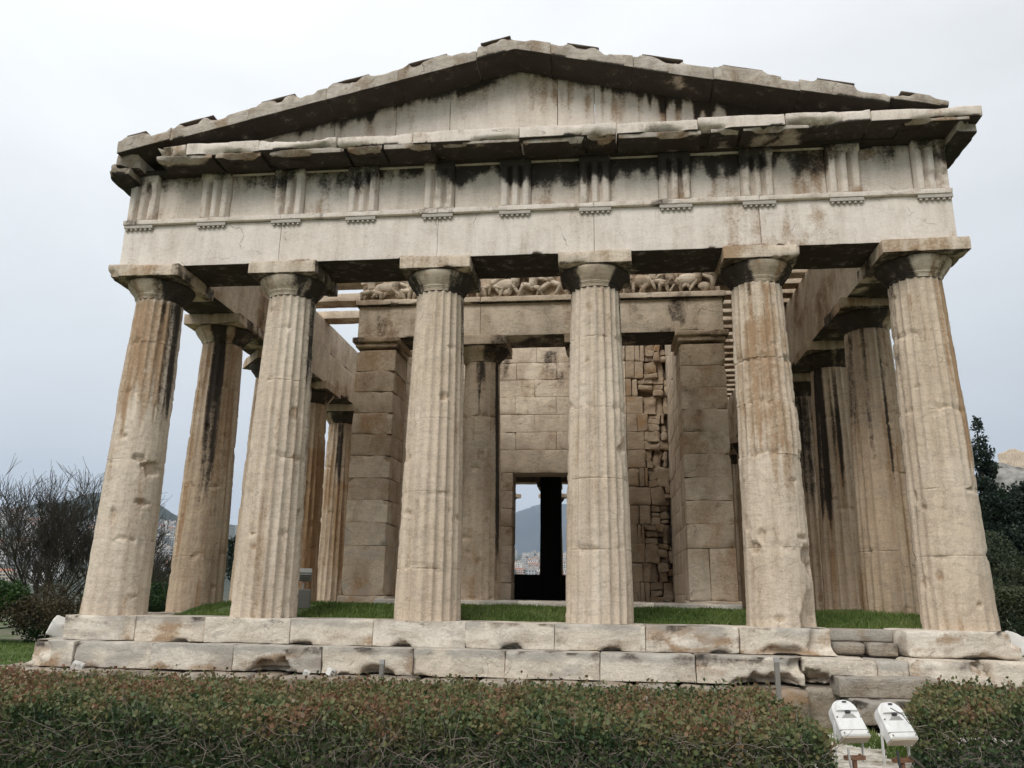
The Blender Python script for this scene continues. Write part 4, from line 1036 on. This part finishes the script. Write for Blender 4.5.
# ------------------------------------------------------------------ vegetation
def leaves(name, P, size, tint, mat, parent, seed, up=.35, aspect=.45, bend=.25):
    """small folded leaves: two triangles' worth of quad each, random facing"""
    r_ = np.random.default_rng(seed); n = len(P)
    d = r_.normal(size=(n, 3)); d[:, 2] += up; d /= np.linalg.norm(d, axis=1, keepdims=True)
    a = r_.normal(size=(n, 3)); s = np.cross(d, a); s /= np.linalg.norm(s, axis=1, keepdims=True)
    nn = np.cross(s, d); L = (size*r_.uniform(.6, 1.3, n))[:, None]
    V = np.empty((n, 4, 3)); V[:, 0] = P; V[:, 1] = P + d*L*.5 + s*L*aspect - nn*L*bend*.3; V[:, 2] = P + d*L - nn*L*bend; V[:, 3] = P + d*L*.5 - s*L*aspect - nn*L*bend*.3
    F = np.arange(n*4).reshape(n, 4)
    A = np.zeros((n, 4, 4)); A[:, :, 0] = np.clip(tint + r_.normal(size=n)*.10, 0, 1)[:, None]
    return mesh_obj(name, V.reshape(-1, 3), F, mat, parent, A.reshape(-1, 4), smooth=False)
def twigs(name, starts, dirs, lens, rads, mat, parent, seed, nseg=5, curl=.25, sides=4):
    r_ = np.random.default_rng(seed); n = len(starts); pts = [np.array(starts)]; d = np.array(dirs, float)
    d /= np.linalg.norm(d, axis=1, keepdims=True)
    for k in range(nseg):
        d = d + r_.normal(size=(n, 3))*curl; d /= np.linalg.norm(d, axis=1, keepdims=True); pts.append(pts[-1]+d*(np.array(lens)/nseg)[:, None])
    pts = np.stack(pts, 1)                      # n, nseg+1, 3
    t = np.gradient(pts, axis=1); t /= np.linalg.norm(t, axis=2, keepdims=True)+1e-9
    ref = np.where(np.abs(t[:, :, 2:3]) > .9, np.array([1., 0, 0]), np.array([0, 0, 1.]))
    u = np.cross(t, ref); u /= np.linalg.norm(u, axis=2, keepdims=True)+1e-9; v = np.cross(t, u)
    rr_ = np.array(rads)[:, None]*np.linspace(1, .35, nseg+1)[None]
    an = np.arange(sides)/sides*2*np.pi
    V = pts[:, :, None]+rr_[:, :, None, None]*(np.cos(an)[None, None, :, None]*u[:, :, None]+np.sin(an)[None, None, :, None]*v[:, :, None])
    idx = np.arange(n*(nseg+1)*sides).reshape(n, nseg+1, sides)
    a = idx[:, :-1, :]; b = np.roll(a, -1, 2); c = idx[:, 1:, :]; e = np.roll(c, -1, 2)
    F = np.stack([a, b, e, c], -1).reshape(-1, 4)
    return mesh_obj(name, V.reshape(-1, 3), F, mat, parent, None, smooth=True)
def hedge(name, label, x0, x1, y0, y1, zt, n, seed, mat, tintf, size, ntw, group=None, up=.35, depth=.16, skew=0.0):
    """clipped hedge: leaves thick in its outer layer, thin within, twigs poking out"""
    r_ = np.random.default_rng(seed)
    t = thing(name, label, 'hedge', ((x0+x1)/2, (y0+y1)/2, GZ), 0, group); ox = np.array([(x0+x1)/2, (y0+y1)/2, GZ])
    def top(x, y): return zt + .16*(fbm(np.stack([x*1.1, y*1.1, 0*x+seed], 1), 3, 3)-.5) + .05*(fbm(np.stack([x*6, y*6, 0*x], 1), 2, 7)-.5)
    A1 = (x1-x0)*(y1-y0); A2 = (x1-x0)*(zt-GZ); A3 = (y1-y0)*(zt-GZ)
    k = r_.choice(4, n, p=np.array([A1*1.35, A2, A3*.6, A3*.6])/(A1*1.35+A2+1.2*A3))
    x = r_.uniform(x0, x1, n); y = r_.uniform(y0, y1, n); z = GZ+(zt-GZ)*r_.uniform(0, 1, n)**.8
    dp = r_.exponential(depth, n)
    wob = .12*(fbm(np.stack([x*1.6, z*2.5, y*1.6], 1), 3, 9)-.5)
    tz = top(x, y)
    z = np.where(k == 0, tz-dp, np.minimum(z, tz)); y = np.where(k == 1, y0+dp+wob*2, y); x = np.where(k == 2, x0+dp+wob*2, x); x = np.where(k == 3, x1-dp+wob*2, x)
    # rounded shoulders
    ed = np.minimum.reduce([y-y0, x-x0, x1-x]); z = np.where(k == 0, z-np.clip(.12-ed, 0, .12)*.9, z)
    z = z + (r_.exponential(.022, n) + .05*sstep(.62, .75, vn(np.stack([x*14, y*14, 0*x], 1), 5)))*(k == 0)
    x = x + skew*(y-y0)*np.clip((x1-x)/(x1-x0), 0, 1)
    P = np.stack([x, y, z], 1); P = P[(z > GZ+.01)]; P_l = P-ox
    leaves('foliage', P_l, size, tintf(P, zt), mat, t, seed+1, up)
    m = ntw; q = r_.integers(0, 3, m); tx = r_.uniform(x0, x1, m); ty = r_.uniform(y0+.05, y1, m); tz_ = r_.uniform(GZ+.15, zt-.1, m)
    ty = np.where(q < 2, y0+r_.uniform(.0, .22, m), ty); tz_ = np.where(q == 2, zt-.22, tz_)
    tx = tx + skew*(ty-y0)*np.clip((x1-tx)/(x1-x0), 0, 1)
    dirs = np.stack([r_.normal(size=m)*.7, -.35+r_.normal(size=m)*.5-(q < 2)*.15, .55+r_.normal(size=m)*.45], 1)
    twigs('twigs', np.stack([tx, ty, tz_], 1)-ox, dirs, r_.uniform(.10, .36, m), r_.uniform(.0016, .0042, m), M_twig, t, seed+2)
    return t
def shoots(parent, x0, x1, y0, y1, n, seed):
    """stray shoots standing above the clipped top, each with its leaves"""
    r_ = np.random.default_rng(seed); ox = np.array(parent.location)
    s0 = np.stack([r_.uniform(x0, x1, n), r_.uniform(y0, y1, n), np.full(n, -.66)], 1); ln = r_.uniform(.10, .26, n)
    d = np.stack([r_.normal(size=n)*.3, r_.normal(size=n)*.3, np.ones(n)], 1); d /= np.linalg.norm(d, axis=1, keepdims=True)
    sh = twigs('twigs', s0-ox, d, ln, np.full(n, .0028), M_twig, parent, seed, 4, .08); sh['kind'] = 'stuff'
    q = r_.integers(0, n, n*9); f = r_.uniform(.25, 1.0, n*9)
    leaves('foliage', s0[q]+d[q]*(ln[q]*f)[:, None]-ox, .036, np.clip(.45+.3*f*r_.random(n*9), 0, 1), M_hedge, parent, seed+1, .5)
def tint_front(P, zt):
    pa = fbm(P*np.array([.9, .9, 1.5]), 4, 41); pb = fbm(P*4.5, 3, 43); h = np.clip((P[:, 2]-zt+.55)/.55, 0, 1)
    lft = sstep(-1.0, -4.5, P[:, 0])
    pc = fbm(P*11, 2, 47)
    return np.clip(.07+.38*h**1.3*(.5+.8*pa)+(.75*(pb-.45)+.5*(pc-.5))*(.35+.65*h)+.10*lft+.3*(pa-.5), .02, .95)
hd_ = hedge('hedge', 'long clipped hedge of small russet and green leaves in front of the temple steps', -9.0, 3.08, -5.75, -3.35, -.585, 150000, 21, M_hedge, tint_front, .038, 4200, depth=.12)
shoots(hd_, -8.5, 3.0, -5.6, -3.4, 520, 81)
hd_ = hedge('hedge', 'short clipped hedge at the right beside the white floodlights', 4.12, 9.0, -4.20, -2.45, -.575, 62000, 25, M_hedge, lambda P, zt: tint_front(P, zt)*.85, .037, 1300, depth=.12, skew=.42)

shoots(hd_, 4.9, 8.5, -4.1, -2.5, 160, 83)

def branch_tree(name, label, loc, h, spread, seed, nmain, levels=5, group=None, cat='tree', lean=.0):
    """bare multi-stemmed tree: stems forking again and again into fine twigs"""
    r2 = random.Random(seed); t = thing(name, label, cat, loc, 0, group)
    trunk, crown = MB(), MB(); tips = []
    def grow(p, d, L, r, lev):
        n = 4; pts = [p]; rs = [r]
        for i in range(n):
            d = (d+Vector((r2.gauss(0, .13), r2.gauss(0, .13), r2.gauss(.03, .08)))).normalized(); pts.append(pts[-1]+d*L/n); rs.append(r*(1-.45*(i+1)/n))
        (trunk if lev == 0 else crown).tube(pts, rs, 7 if lev < 2 else (5 if lev < 3 else 3), False)
        if lev >= levels: return
        for i in range(3 if lev < 3 else 4):
            f = r2.uniform(.45, 1.0) if i else 1.0; q = pts[int(f*n)]
            dd = (d + Vector((r2.gauss(0, .36), r2.gauss(0, .36), r2.gauss(.14, .2)))).normalized()
            grow(q, dd, L*r2.uniform(.66, .9), max(rs[int(f*n)]*.66, .011), lev+1)
    for k in range(nmain):
        a = 2*math.pi*k/nmain+r2.uniform(-.3, .3)
        d = Vector((math.cos(a)*spread, math.sin(a)*spread, 1)).normalized()
        grow(Vector((math.cos(a)*.12, math.sin(a)*.12, -.05)), d, h*.30, .085*h/6, 0)
    trunk.build('trunk', M_bark, t, True); crown.build('crown', M_bark, t, True)
    return t
branch_tree('bare_tree', 'bare dark many-stemmed tree at the far left, larger of the two', (-22.0, 20, -1.2), 6.6, .66, 4, 8, 5)
branch_tree('bare_tree', 'bare dark tree with low spreading stems just left of the corner column', (-20.0, 20.5, -1.2), 5.2, 1.0, 9, 6)
def leafy(name, label, loc, clumps, n, size, mat, seed, cat, trunk_h=1.0, trunk_r=.12, tintscale=(.5, .5), group=None, up=.3, asp=.45, limbs=True):
    """crown of leaf clumps (centre, radii) on a trunk with limbs"""
    r_ = np.random.default_rng(seed); t = thing(name, label, cat, loc, 0, group)
    Ps = []; w = np.array([c[1][0]*c[1][1]*c[1][2] for c in clumps])**.75; w = w/w.sum()
    for (c, r), ww in zip(clumps, w):
        m = int(n*ww)+1; d = r_.normal(size=(m, 3)); d /= np.linalg.norm(d, axis=1, keepdims=True)
        rad_ = (1-np.abs(r_.normal(size=m))*.22); rad_ = np.clip(rad_, .15, 1.15)
        q = np.array(c)+d*np.array(r)*rad_[:, None]
        q = q + .35*np.array(r)*(np.stack([fbm(q*1.7/max(r)+k*9, 3, seed+k) for k in range(3)], 1)-.5)*2
        Ps.append(q)
    P = np.concatenate(Ps); dens = fbm(P*2.2+seed, 3, 5); P = P[dens > .36]; P = P[P[:, 2] > .02]
    tint = tintscale[0]+tintscale[1]*(fbm(P*1.6, 3, 6)-.5)*2
    leaves('crown', P, size, tint, mat, t, seed+1, up, asp)
    m = MB(); zt = max(c[0][2] for c in clumps)
    m.tube([(0, 0, -.1), (.03, .02, trunk_h*.5), (0, 0, trunk_h), (.02, 0, max(zt*.9, trunk_h+.1))], [trunk_r, trunk_r*.9, trunk_r*.75, trunk_r*.25], 8)
    for (c, r) in (clumps if limbs else []): m.tube([(0, 0, min(trunk_h, c[2]*.8)), tuple(np.array(c)*.6+np.array((0, 0, .2*trunk_h))), c], [trunk_r*.5, trunk_r*.3, trunk_r*.12], 6)
    m.build('trunk', M_bark, t, True)
    return t
def blob(rs, n, r, zr, zc, seed, s=.45):
    r2 = random.Random(seed); return [((r2.uniform(-rs, rs), r2.uniform(-rs*.7, rs*.7), zc+r2.uniform(-zr, zr)), (r*r2.uniform(.7, 1.2),)*2+(r*s*2*r2.uniform(.7, 1.1),)) for _ in range(n)]
# left side
leafy('shrub', 'bright green leafy shrub beside the lawn at the left edge', (-17.2, 11.2, GZ), blob(1.0, 9, .7, .45, .95, 1), 20000, .08, M_shrub, 31, 'shrub', .4, .05, (.55, .35))
leafy('shrub', 'brownish half-bare shrub between the green shrub and the platform corner', (-15.2, 11.4, GZ), blob(1.0, 9, .62, .45, .95, 2), 15000, .06, M_brownshrub, 33, 'shrub', .4, .05, (.4, .35))
leafy('shrub', 'dark green shrub close to the corner of the platform', (-13.6, 12.4, GZ), blob(.8, 8, .6, .4, 1.05, 3), 14000, .07, M_shrub, 35, 'shrub', .4, .05, (.3, .3))
leafy('shrub', 'olive shrub seen between the corner column and the second side column', (-29.0, 42, -1.4), blob(1.6, 7, 1.0, .8, 1.9, 4), 9000, .12, M_olive, 37, 'shrub', .8, .08, (.35, .3))
leafy('shrub', 'low brown shrub below the olive one between the left columns', (-20.6, 27, -1.3), blob(1.0, 6, .5, .25, .9, 5), 7000, .06, M_brownshrub, 39, 'shrub', .3, .05, (.6, .3))
leafy('evergreen_tree', 'dense dark evergreen behind the second front column', (-18.0, 30, -1.3), blob(.9, 8, 1.0, 1.6, 2.6, 6), 14000, .12, M_pine, 41, 'tree', 1.2, .14, (.6, .4))
# right side: a slim conifer above a mass of evergreens, an olive bush, hedges
def conifer(name, label, loc, h, r, n, seed, tip=.06):
    r2 = random.Random(seed); cl = []
    k = 0; z = .8
    while z < h:
        f = 1-(z/h); rr_ = r*(f**1.15)*r2.uniform(.75, 1.2)+tip; m = 4 if f > .2 else 2
        for i in range(m):
            a = r2.uniform(0, 6.28); q = rr_*.62; cl.append(((math.cos(a)*q, math.sin(a)*q, z+r2.uniform(-.15, .15)), (rr_*.5+.08, rr_*.5+.08, rr_*.32+.15)))
        z += .28+.35*f
    return leafy(name, label, loc, cl, n, .15, M_pine, seed, 'tree', h*.5, .16, (.5, .45), None, .5, .3, False)
conifer('conifer', 'slim dark conifer rising above the trees right of the temple', (20.2, 30, -1.3), 11.3, 2.5, 62000, 51)
leafy('evergreen_tree', 'dark evergreen at the right edge below the rock', (23.2, 31, -1.3), blob(2.0, 13, 1.6, 2.5, 4.7, 8), 42000, .16, M_pine, 53, 'tree', 2.5, .2, (.5, .4))
leafy('evergreen_tree', 'dark evergreen just behind the right corner column', (19.2, 31.5, -1.3), blob(1.6, 12, 1.6, 2.4, 4.4, 9), 40000, .16, M_pine, 55, 'tree', 2.5, .2, (.45, .4))
leafy('shrub', 'dull olive green bush in front of the dark evergreens', (17.2, 20.5, -1.3), blob(1.4, 9, .95, .9, 2.6, 10), 22000, .08, M_olive, 57, 'shrub', .8, .1, (.35, .35))
hedge('hedge', 'far hedge with fresh green top beyond the right corner of the platform', 11.2, 18, 11.6, 13.2, .75, 34000, 59, M_olive, lambda P, zt: np.where(P[:, 2] > zt-.35, .75, .2)+.3*(fbm(P*3, 3, 4)-.5), .07, 500, depth=.14)
# grass: raised bed of earth inside the colonnade, and lawns
def bed_h(x, y): return -.03 + (.10 + .07*fbm(np.stack([x*1.2, y*1.2, 0*x], 1), 3, 4))*sstep(.36, 1.5, y) + .05*sstep(.6, 2.2, y)
heightgrid('earth_bed', np.linspace(-5.7, 7.0, 120), np.linspace(.36, 3.45, 40), bed_h, simple('bed_turf', (.075, .11, .03), 1, 0, .6, 3, .6))
def grass(name, label, n, fn, seed, h=.10, w=.011):
    r_ = np.random.default_rng(seed); x, y, z = fn(r_, n); n = len(x)
    a = r_.uniform(0, 2*np.pi, n); H = h*r_.uniform(.4, 1.2, n)*(.5+fbm(np.stack([x*2.2, y*2.2, 0*x], 1), 3, 6)); ln = r_.normal(size=(n, 2))*.35
    V = np.empty((n, 4, 3)); c = np.stack([np.cos(a), np.sin(a)], 1)*w
    V[:, 0] = np.stack([x-c[:, 0], y-c[:, 1], z-.01], 1); V[:, 1] = np.stack([x+c[:, 0], y+c[:, 1], z-.01], 1)
    V[:, 2] = np.stack([x+c[:, 0]*.5+ln[:, 0]*H*.5, y+c[:, 1]*.5+ln[:, 1]*H*.5, z+H*.6], 1); V[:, 3] = np.stack([x+ln[:, 0]*H, y+ln[:, 1]*H, z+H], 1)
    F = np.arange(n*4).reshape(n, 4); A = np.zeros((n, 4, 4)); t = np.clip(.35+.9*(fbm(np.stack([x*1.5, y*1.5, 0*x], 1), 3, 3)-.45)+r_.normal(size=n)*.15, 0, 1); A[:, :, 0] = t[:, None]
    o = mesh_obj(name, V.reshape(-1, 3), F, M_grass, None, A.reshape(-1, 4), smooth=False)
    return tag(o, label, 'grass', None, 'stuff')
def f1(r_, n):
    x = r_.uniform(-5.6, 6.9, n); y = .40+2.9*r_.uniform(0, 1, n)**1.4; k = fbm(np.stack([x*.8, y*.8, 0*x], 1), 3, 9) > np.where(x < -3.6, .46, .02); x, y = x[k], y[k]
    return x, y, bed_h(x, y)
grass('grass', 'fresh green grass growing on the floor behind the front columns', 42000, f1, 71, .07)
def f2(r_, n):
    x = r_.uniform(-20, -8.5, n); y = r_.uniform(-1, 12, n); return x, y, ground_h(x, y)
grass('grass', 'bright green lawn at the left of the platform', 50000, f2, 73, .07, .014)
def f3(r_, n):
    x = r_.uniform(3.0, 4.5, n); y = r_.uniform(-3.4, -1.75, n); k = fbm(np.stack([x*1.6, y*1.6, 0*x], 1), 3, 9) > .52; x, y = x[k], y[k]; return x, y, GZ+.05+0*x
grass('grass', 'sparse green grass at the foot of the small stair', 5000, f3, 75, .08, .008)
heightgrid('lawn', np.linspace(-21, -8.2, 50), np.linspace(-1.5, 12.5, 50), lambda x, y: ground_h(x, y)+.012, simple('lawn_turf', (.075, .12, .03), 1, 0, .5, 3, .5))

# ------------------------------------------------------------------ floodlights, posts, stray marble
def floodlight(label, x, y, z, rz, L=.32, w=.255, group=None):
    t = thing('floodlight', label, 'floodlight', (x, y, GZ), rz, group)
    th = rad(52); ax = Vector((0, math.cos(th), math.sin(th))); nx = Vector((0, -math.sin(th), math.cos(th)))
    M = Matrix(((1, ax.x, nx.x, 0), (0, ax.y, nx.y, 0), (0, ax.z, nx.z, z-GZ), (0, 0, 0, 1)))
    def ring(off, zz, bulge=0, wid=w, n=14, y0=-L/2, y1=L/2):
        r = wid/2; pts = [(-r-off, y0-off), (r+off, y0-off)]
        yc = y1-r*.86
        for i in range(n+1):
            a = math.pi*i/n; pts.append(((r*.92+off)*math.cos(a), yc+(r*.86+off)*math.sin(a)))
        return [(px, py, zz) for px, py in pts]
    # hull: tapered tray, open side down with glass
    m = MB(); rings = [ring(-.022, -.10), ring(-.004, -.092), ring(0, -.03), ring(.002, -.008), ring(-.008, .004), ring(-.02, .007)]
    k = len(rings[0]); v = [p for r in rings for p in r]; f = []
    for i in range(len(rings)-1):
        for j in range(k): f.append((i*k+j, i*k+(j+1) % k, (i+1)*k+(j+1) % k, (i+1)*k+j))
    f.append(tuple((len(rings)-1)*k+j for j in range(k)))
    m.add([tuple(M @ Vector(p)) for p in v], f); hull = m.build('housing', M_white, t)
    g = MB(); g.add([tuple(M @ Vector(p)) for p in ring(-.024, -.098)], [tuple(reversed(range(k)))]); g.build('glass', M_glass, t)
    # lower end wall in dusty beige, lid seam, raised hood and latches
    e = MB().box(-w/2+.004, w/2-.004, -L/2-.012, -L/2-.002, -.098, -.012, 0, M); e.build('end_plate', M_beige, t)
    hd = MB(); n = 12; r = w*.36; yc = L/2-w*.43
    top = [(r*math.cos(math.pi*i/n), yc+r*1.0*math.sin(math.pi*i/n), .028) for i in range(n+1)]; bot = [(1.12*x, yc+(yy-yc)*1.1, .006) for x, yy, _ in top]
    v = bot+top; q = n+1; f = [(i, i+1, q+i+1, q+i) for i in range(n)]+[tuple(q+i for i in range(q)), (0, q, 2*q-1, n)]
    hd.add([tuple(M @ Vector(p)) for p in v], [tuple(i) for i in f]); hd.build('hood', M_white, t, False)
    la = MB().box(-.018, .018, yc+.065, yc+.078, .0285, .036, 0, M).box(-.02, .02, yc-.022, yc-.006, .008, .03, 0, M); la.build('latch', M_black, t)
    tr = MB().add([tuple(M @ Vector(p)) for p in [(-.07, yc-.06, .008), (.07, yc-.06, .008), (.035, yc-.03, .02), (-.035, yc-.03, .02), (-.07, yc-.062, .002), (.07, yc-.062, .002)]], [(0, 1, 2, 3), (4, 5, 1, 0)]); tr.build('latch_plate', M_cond, t)
    bo = MB()
    for bx in (-w/2+.02, w/2-.02):
        for by in (-L/2+.02, .0): bo.tube([tuple(M @ Vector((bx, by, .004))), tuple(M @ Vector((bx, by, .013)))], .007, 6)
    bo.build('screws', M_post, t)
    se = MB().box(-w/2-.001, w/2+.001, -L/2+.045, -L/2+.049, -.02, .0085, 0, M); se.build('lid_seam', M_post, t)
    # bracket, foot plate and stake
    zb = z-GZ-.23
    b = MB()
    for s_ in (-1, 1): b.box(s_*(w/2-.006)-.003, s_*(w/2-.006)+.003, .02, .045, zb-.12, zb+.2)
    b.build('bracket', M_white, t)
    pl = MB().box(-.085, .085, -.06, -.01, zb-.09, zb-.06).tube([(-.05, -.035, zb-.06), (-.05, -.035, zb-.046)], .012, 6).tube([(.05, -.035, zb-.06), (.05, -.035, zb-.046)], .012, 6); pl.build('foot_plate', M_rust, t)
    st = MB().tube([(.0, -.03, -.05), (.0, -.03, zb-.09)], .02, 8); st.build('stake', M_rust, t)
    cb = MB().tube([(-w*.36, -.10, z-GZ-.22), (-w*.38, -.12, z-GZ-.32), (-w*.2, -.13, .06), (.1, -.10, .035), (.3, .0, .03)], .010, 8); cb.build('cable', M_black if x > 3.5 else M_cond, t)
    return t
floodlight('white floodlight on a rusty stake, nearer the long hedge, its top plain', 3.395, -5.0, -.575, rad(17))
f2_ = floodlight('white floodlight on a rusty stake, nearer the short hedge, with a twig across its top', 3.775, -4.98, -.585, rad(20))
tw = MB().tube([(3.73, -5.02, -.49), (3.81, -5.05, -.535), (3.84, -5.1, -.595), (3.89, -5.14, -.63)], [.004, .004, .003, .002], 5).tube([(3.81, -5.05, -.535), (3.89, -5.03, -.56)], .0025, 5)
tag(tw.build('twig', M_bark), 'thin dark twig lying across a white floodlight', 'twig')
jb = thing('junction_box', 'pale grey junction box on the gravel between the floodlights', 'junction box', (3.52, -5.22, GZ), .1)
MB().box(-.09, .09, -.06, .06, -.02, .13, .012).build('box', M_cond, jb); MB().box(-.094, .094, -.064, .064, .131, .15, .006).build('lid', M_beige, jb)
rc = random.Random(3)
for k, (lab, pts) in enumerate([('thick grey conduit curving from the left floodlight to the junction box', [(3.16, -4.95, -1.0), (3.19, -5.08, -1.10), (3.30, -5.15, -1.12), (3.43, -5.16, -1.10), (3.55, -5.1, -1.08)]),
                               ('grey conduit running from the right floodlight along the gravel', [(3.72, -5.06, -.95), (3.70, -5.14, -1.06), (3.62, -5.16, -1.11), (3.50, -5.10, -1.12), (3.30, -4.9, -1.13)]),
                               ('grey conduit leading right under the short hedge', [(3.6, -5.2, -1.12), (3.75, -5.25, -1.13), (3.95, -5.15, -1.14), (4.3, -4.9, -1.15), (4.6, -4.7, -1.15)]),
                               ('slim grey conduit lying beside the thicker one', [(3.6, -5.15, -1.13), (3.8, -5.1, -1.14), (4.0, -5.18, -1.14), (4.4, -5.0, -1.15)]),
                               ('dark cable dangling from the right floodlight into the hedge', [(3.83, -5.05, -.85), (3.92, -5.1, -.93), (4.0, -5.12, -1.05), (4.06, -5.15, -1.15)])]):
    m = MB(); P = [Vector(p) for p in pts]; Q = []
    for i in range(len(P)-1):
        p0, p1, p2, p3 = P[max(i-1, 0)], P[i], P[i+1], P[min(i+2, len(P)-1)]
        for s_ in range(6):
            t = s_/6; Q.append(.5*((2*p1)+(p2-p0)*t+(2*p0-5*p1+4*p2-p3)*t*t+(3*p1-p0-3*p2+p3)*t**3))
    Q.append(P[-1]); m.tube(Q, (.028, .024, .022, .013, .012)[k], 10)
    tag(m.build('conduit' if k < 4 else 'cable', M_cond if k < 4 else M_bark, None, True), lab, 'cable')
def post(label, x, y, z1):
    t = thing('metal_post', label, 'post', (x, y, GZ)); MB().box(-.028, .028, -.028, .028, -.1, z1-GZ-.06, .005).build('shaft', M_post, t); MB().box(-.031, .031, -.031, .031, z1-GZ-.059, z1-GZ, .004).build('cap', M_cond, t)
post('short grey metal post behind the hedge, left of the middle', -1.43, -2.0, -.43)
post('short grey metal post by the small stair', 3.42, -1.98, -.30)
# the lamp standing on the floor behind the second column
fl3 = thing('floodlight', 'grey floodlight on a stone stand behind the second front column', 'floodlight', (-3.80, 1.35, .1), .5)
MB().box(-.13, .13, -.10, .10, 0, .34, .03).build('stand', M_post, fl3)
MB().tube([(0, 0, .34), (0, 0, .44)], .02, 8).build('stem', M_cond, fl3)
_M = Matrix.Translation((0, 0, .58)) @ Matrix.Rotation(rad(40), 4, 'X')
MB().box(-.13, .13, -.06, .06, -.10, .10, .02, _M).build('housing', M_cond, fl3); MB().box(-.115, .115, .0605, .065, -.085, .085, 0, _M).build('glass', M_glass, fl3)
_f = MB()
for k in range(5): _f.box(-.11, .11, -.085, -.061, -.08+.036*k, -.074+.036*k, 0, _M)
_f.build('cooling_fins', M_cond, fl3)
def stray(name, label, x, y, z, s, seed, rz=.4, mat=None, rx=.3):
    o = stone_block(name, mat or M_block, None, -s[0]/2, s[0]/2, -s[1]/2, s[1]/2, -s[2]/2, s[2]/2, min(s)*.12, min(s)*.2, min(s)*.06, min(s)*.4, 4, seed, ((( s[0]/2, -s[1]/2, s[2]/2), min(s)*.8, min(s)*.3),), None, freq=8)
    o.location = (x, y, z); o.rotation_euler = (rx, .35, rz); tag(o, label, 'marble block')
stray('marble_block', 'white marble fragment leaning at the left corner of the platform', -7.28, .15, -.24, (.42, .30, .24), 61, .5)
stray('marble_block', 'small cream marble fragment beside the leaning white one', -7.03, .12, -.25, (.16, .2, .24), 62, .1)
stray('marble_block', 'white marble fragment at the right corner of the platform', 7.22, .35, -.22, (.30, .32, .30), 63, 1.0)
stray('stone', 'small white stone on the footing near the left corner', -6.1, -1.14, -.68, (.16, .1, .1), 64)
stray('stone', 'small white stone on the footing behind the grey post', -2.35, -1.14, -.69, (.18, .1, .1), 65, 1.1)
stray('stone', 'tiny pale stone between the white ones on the footing', -2.72, -1.14, -.70, (.10, .07, .07), 66, .2)
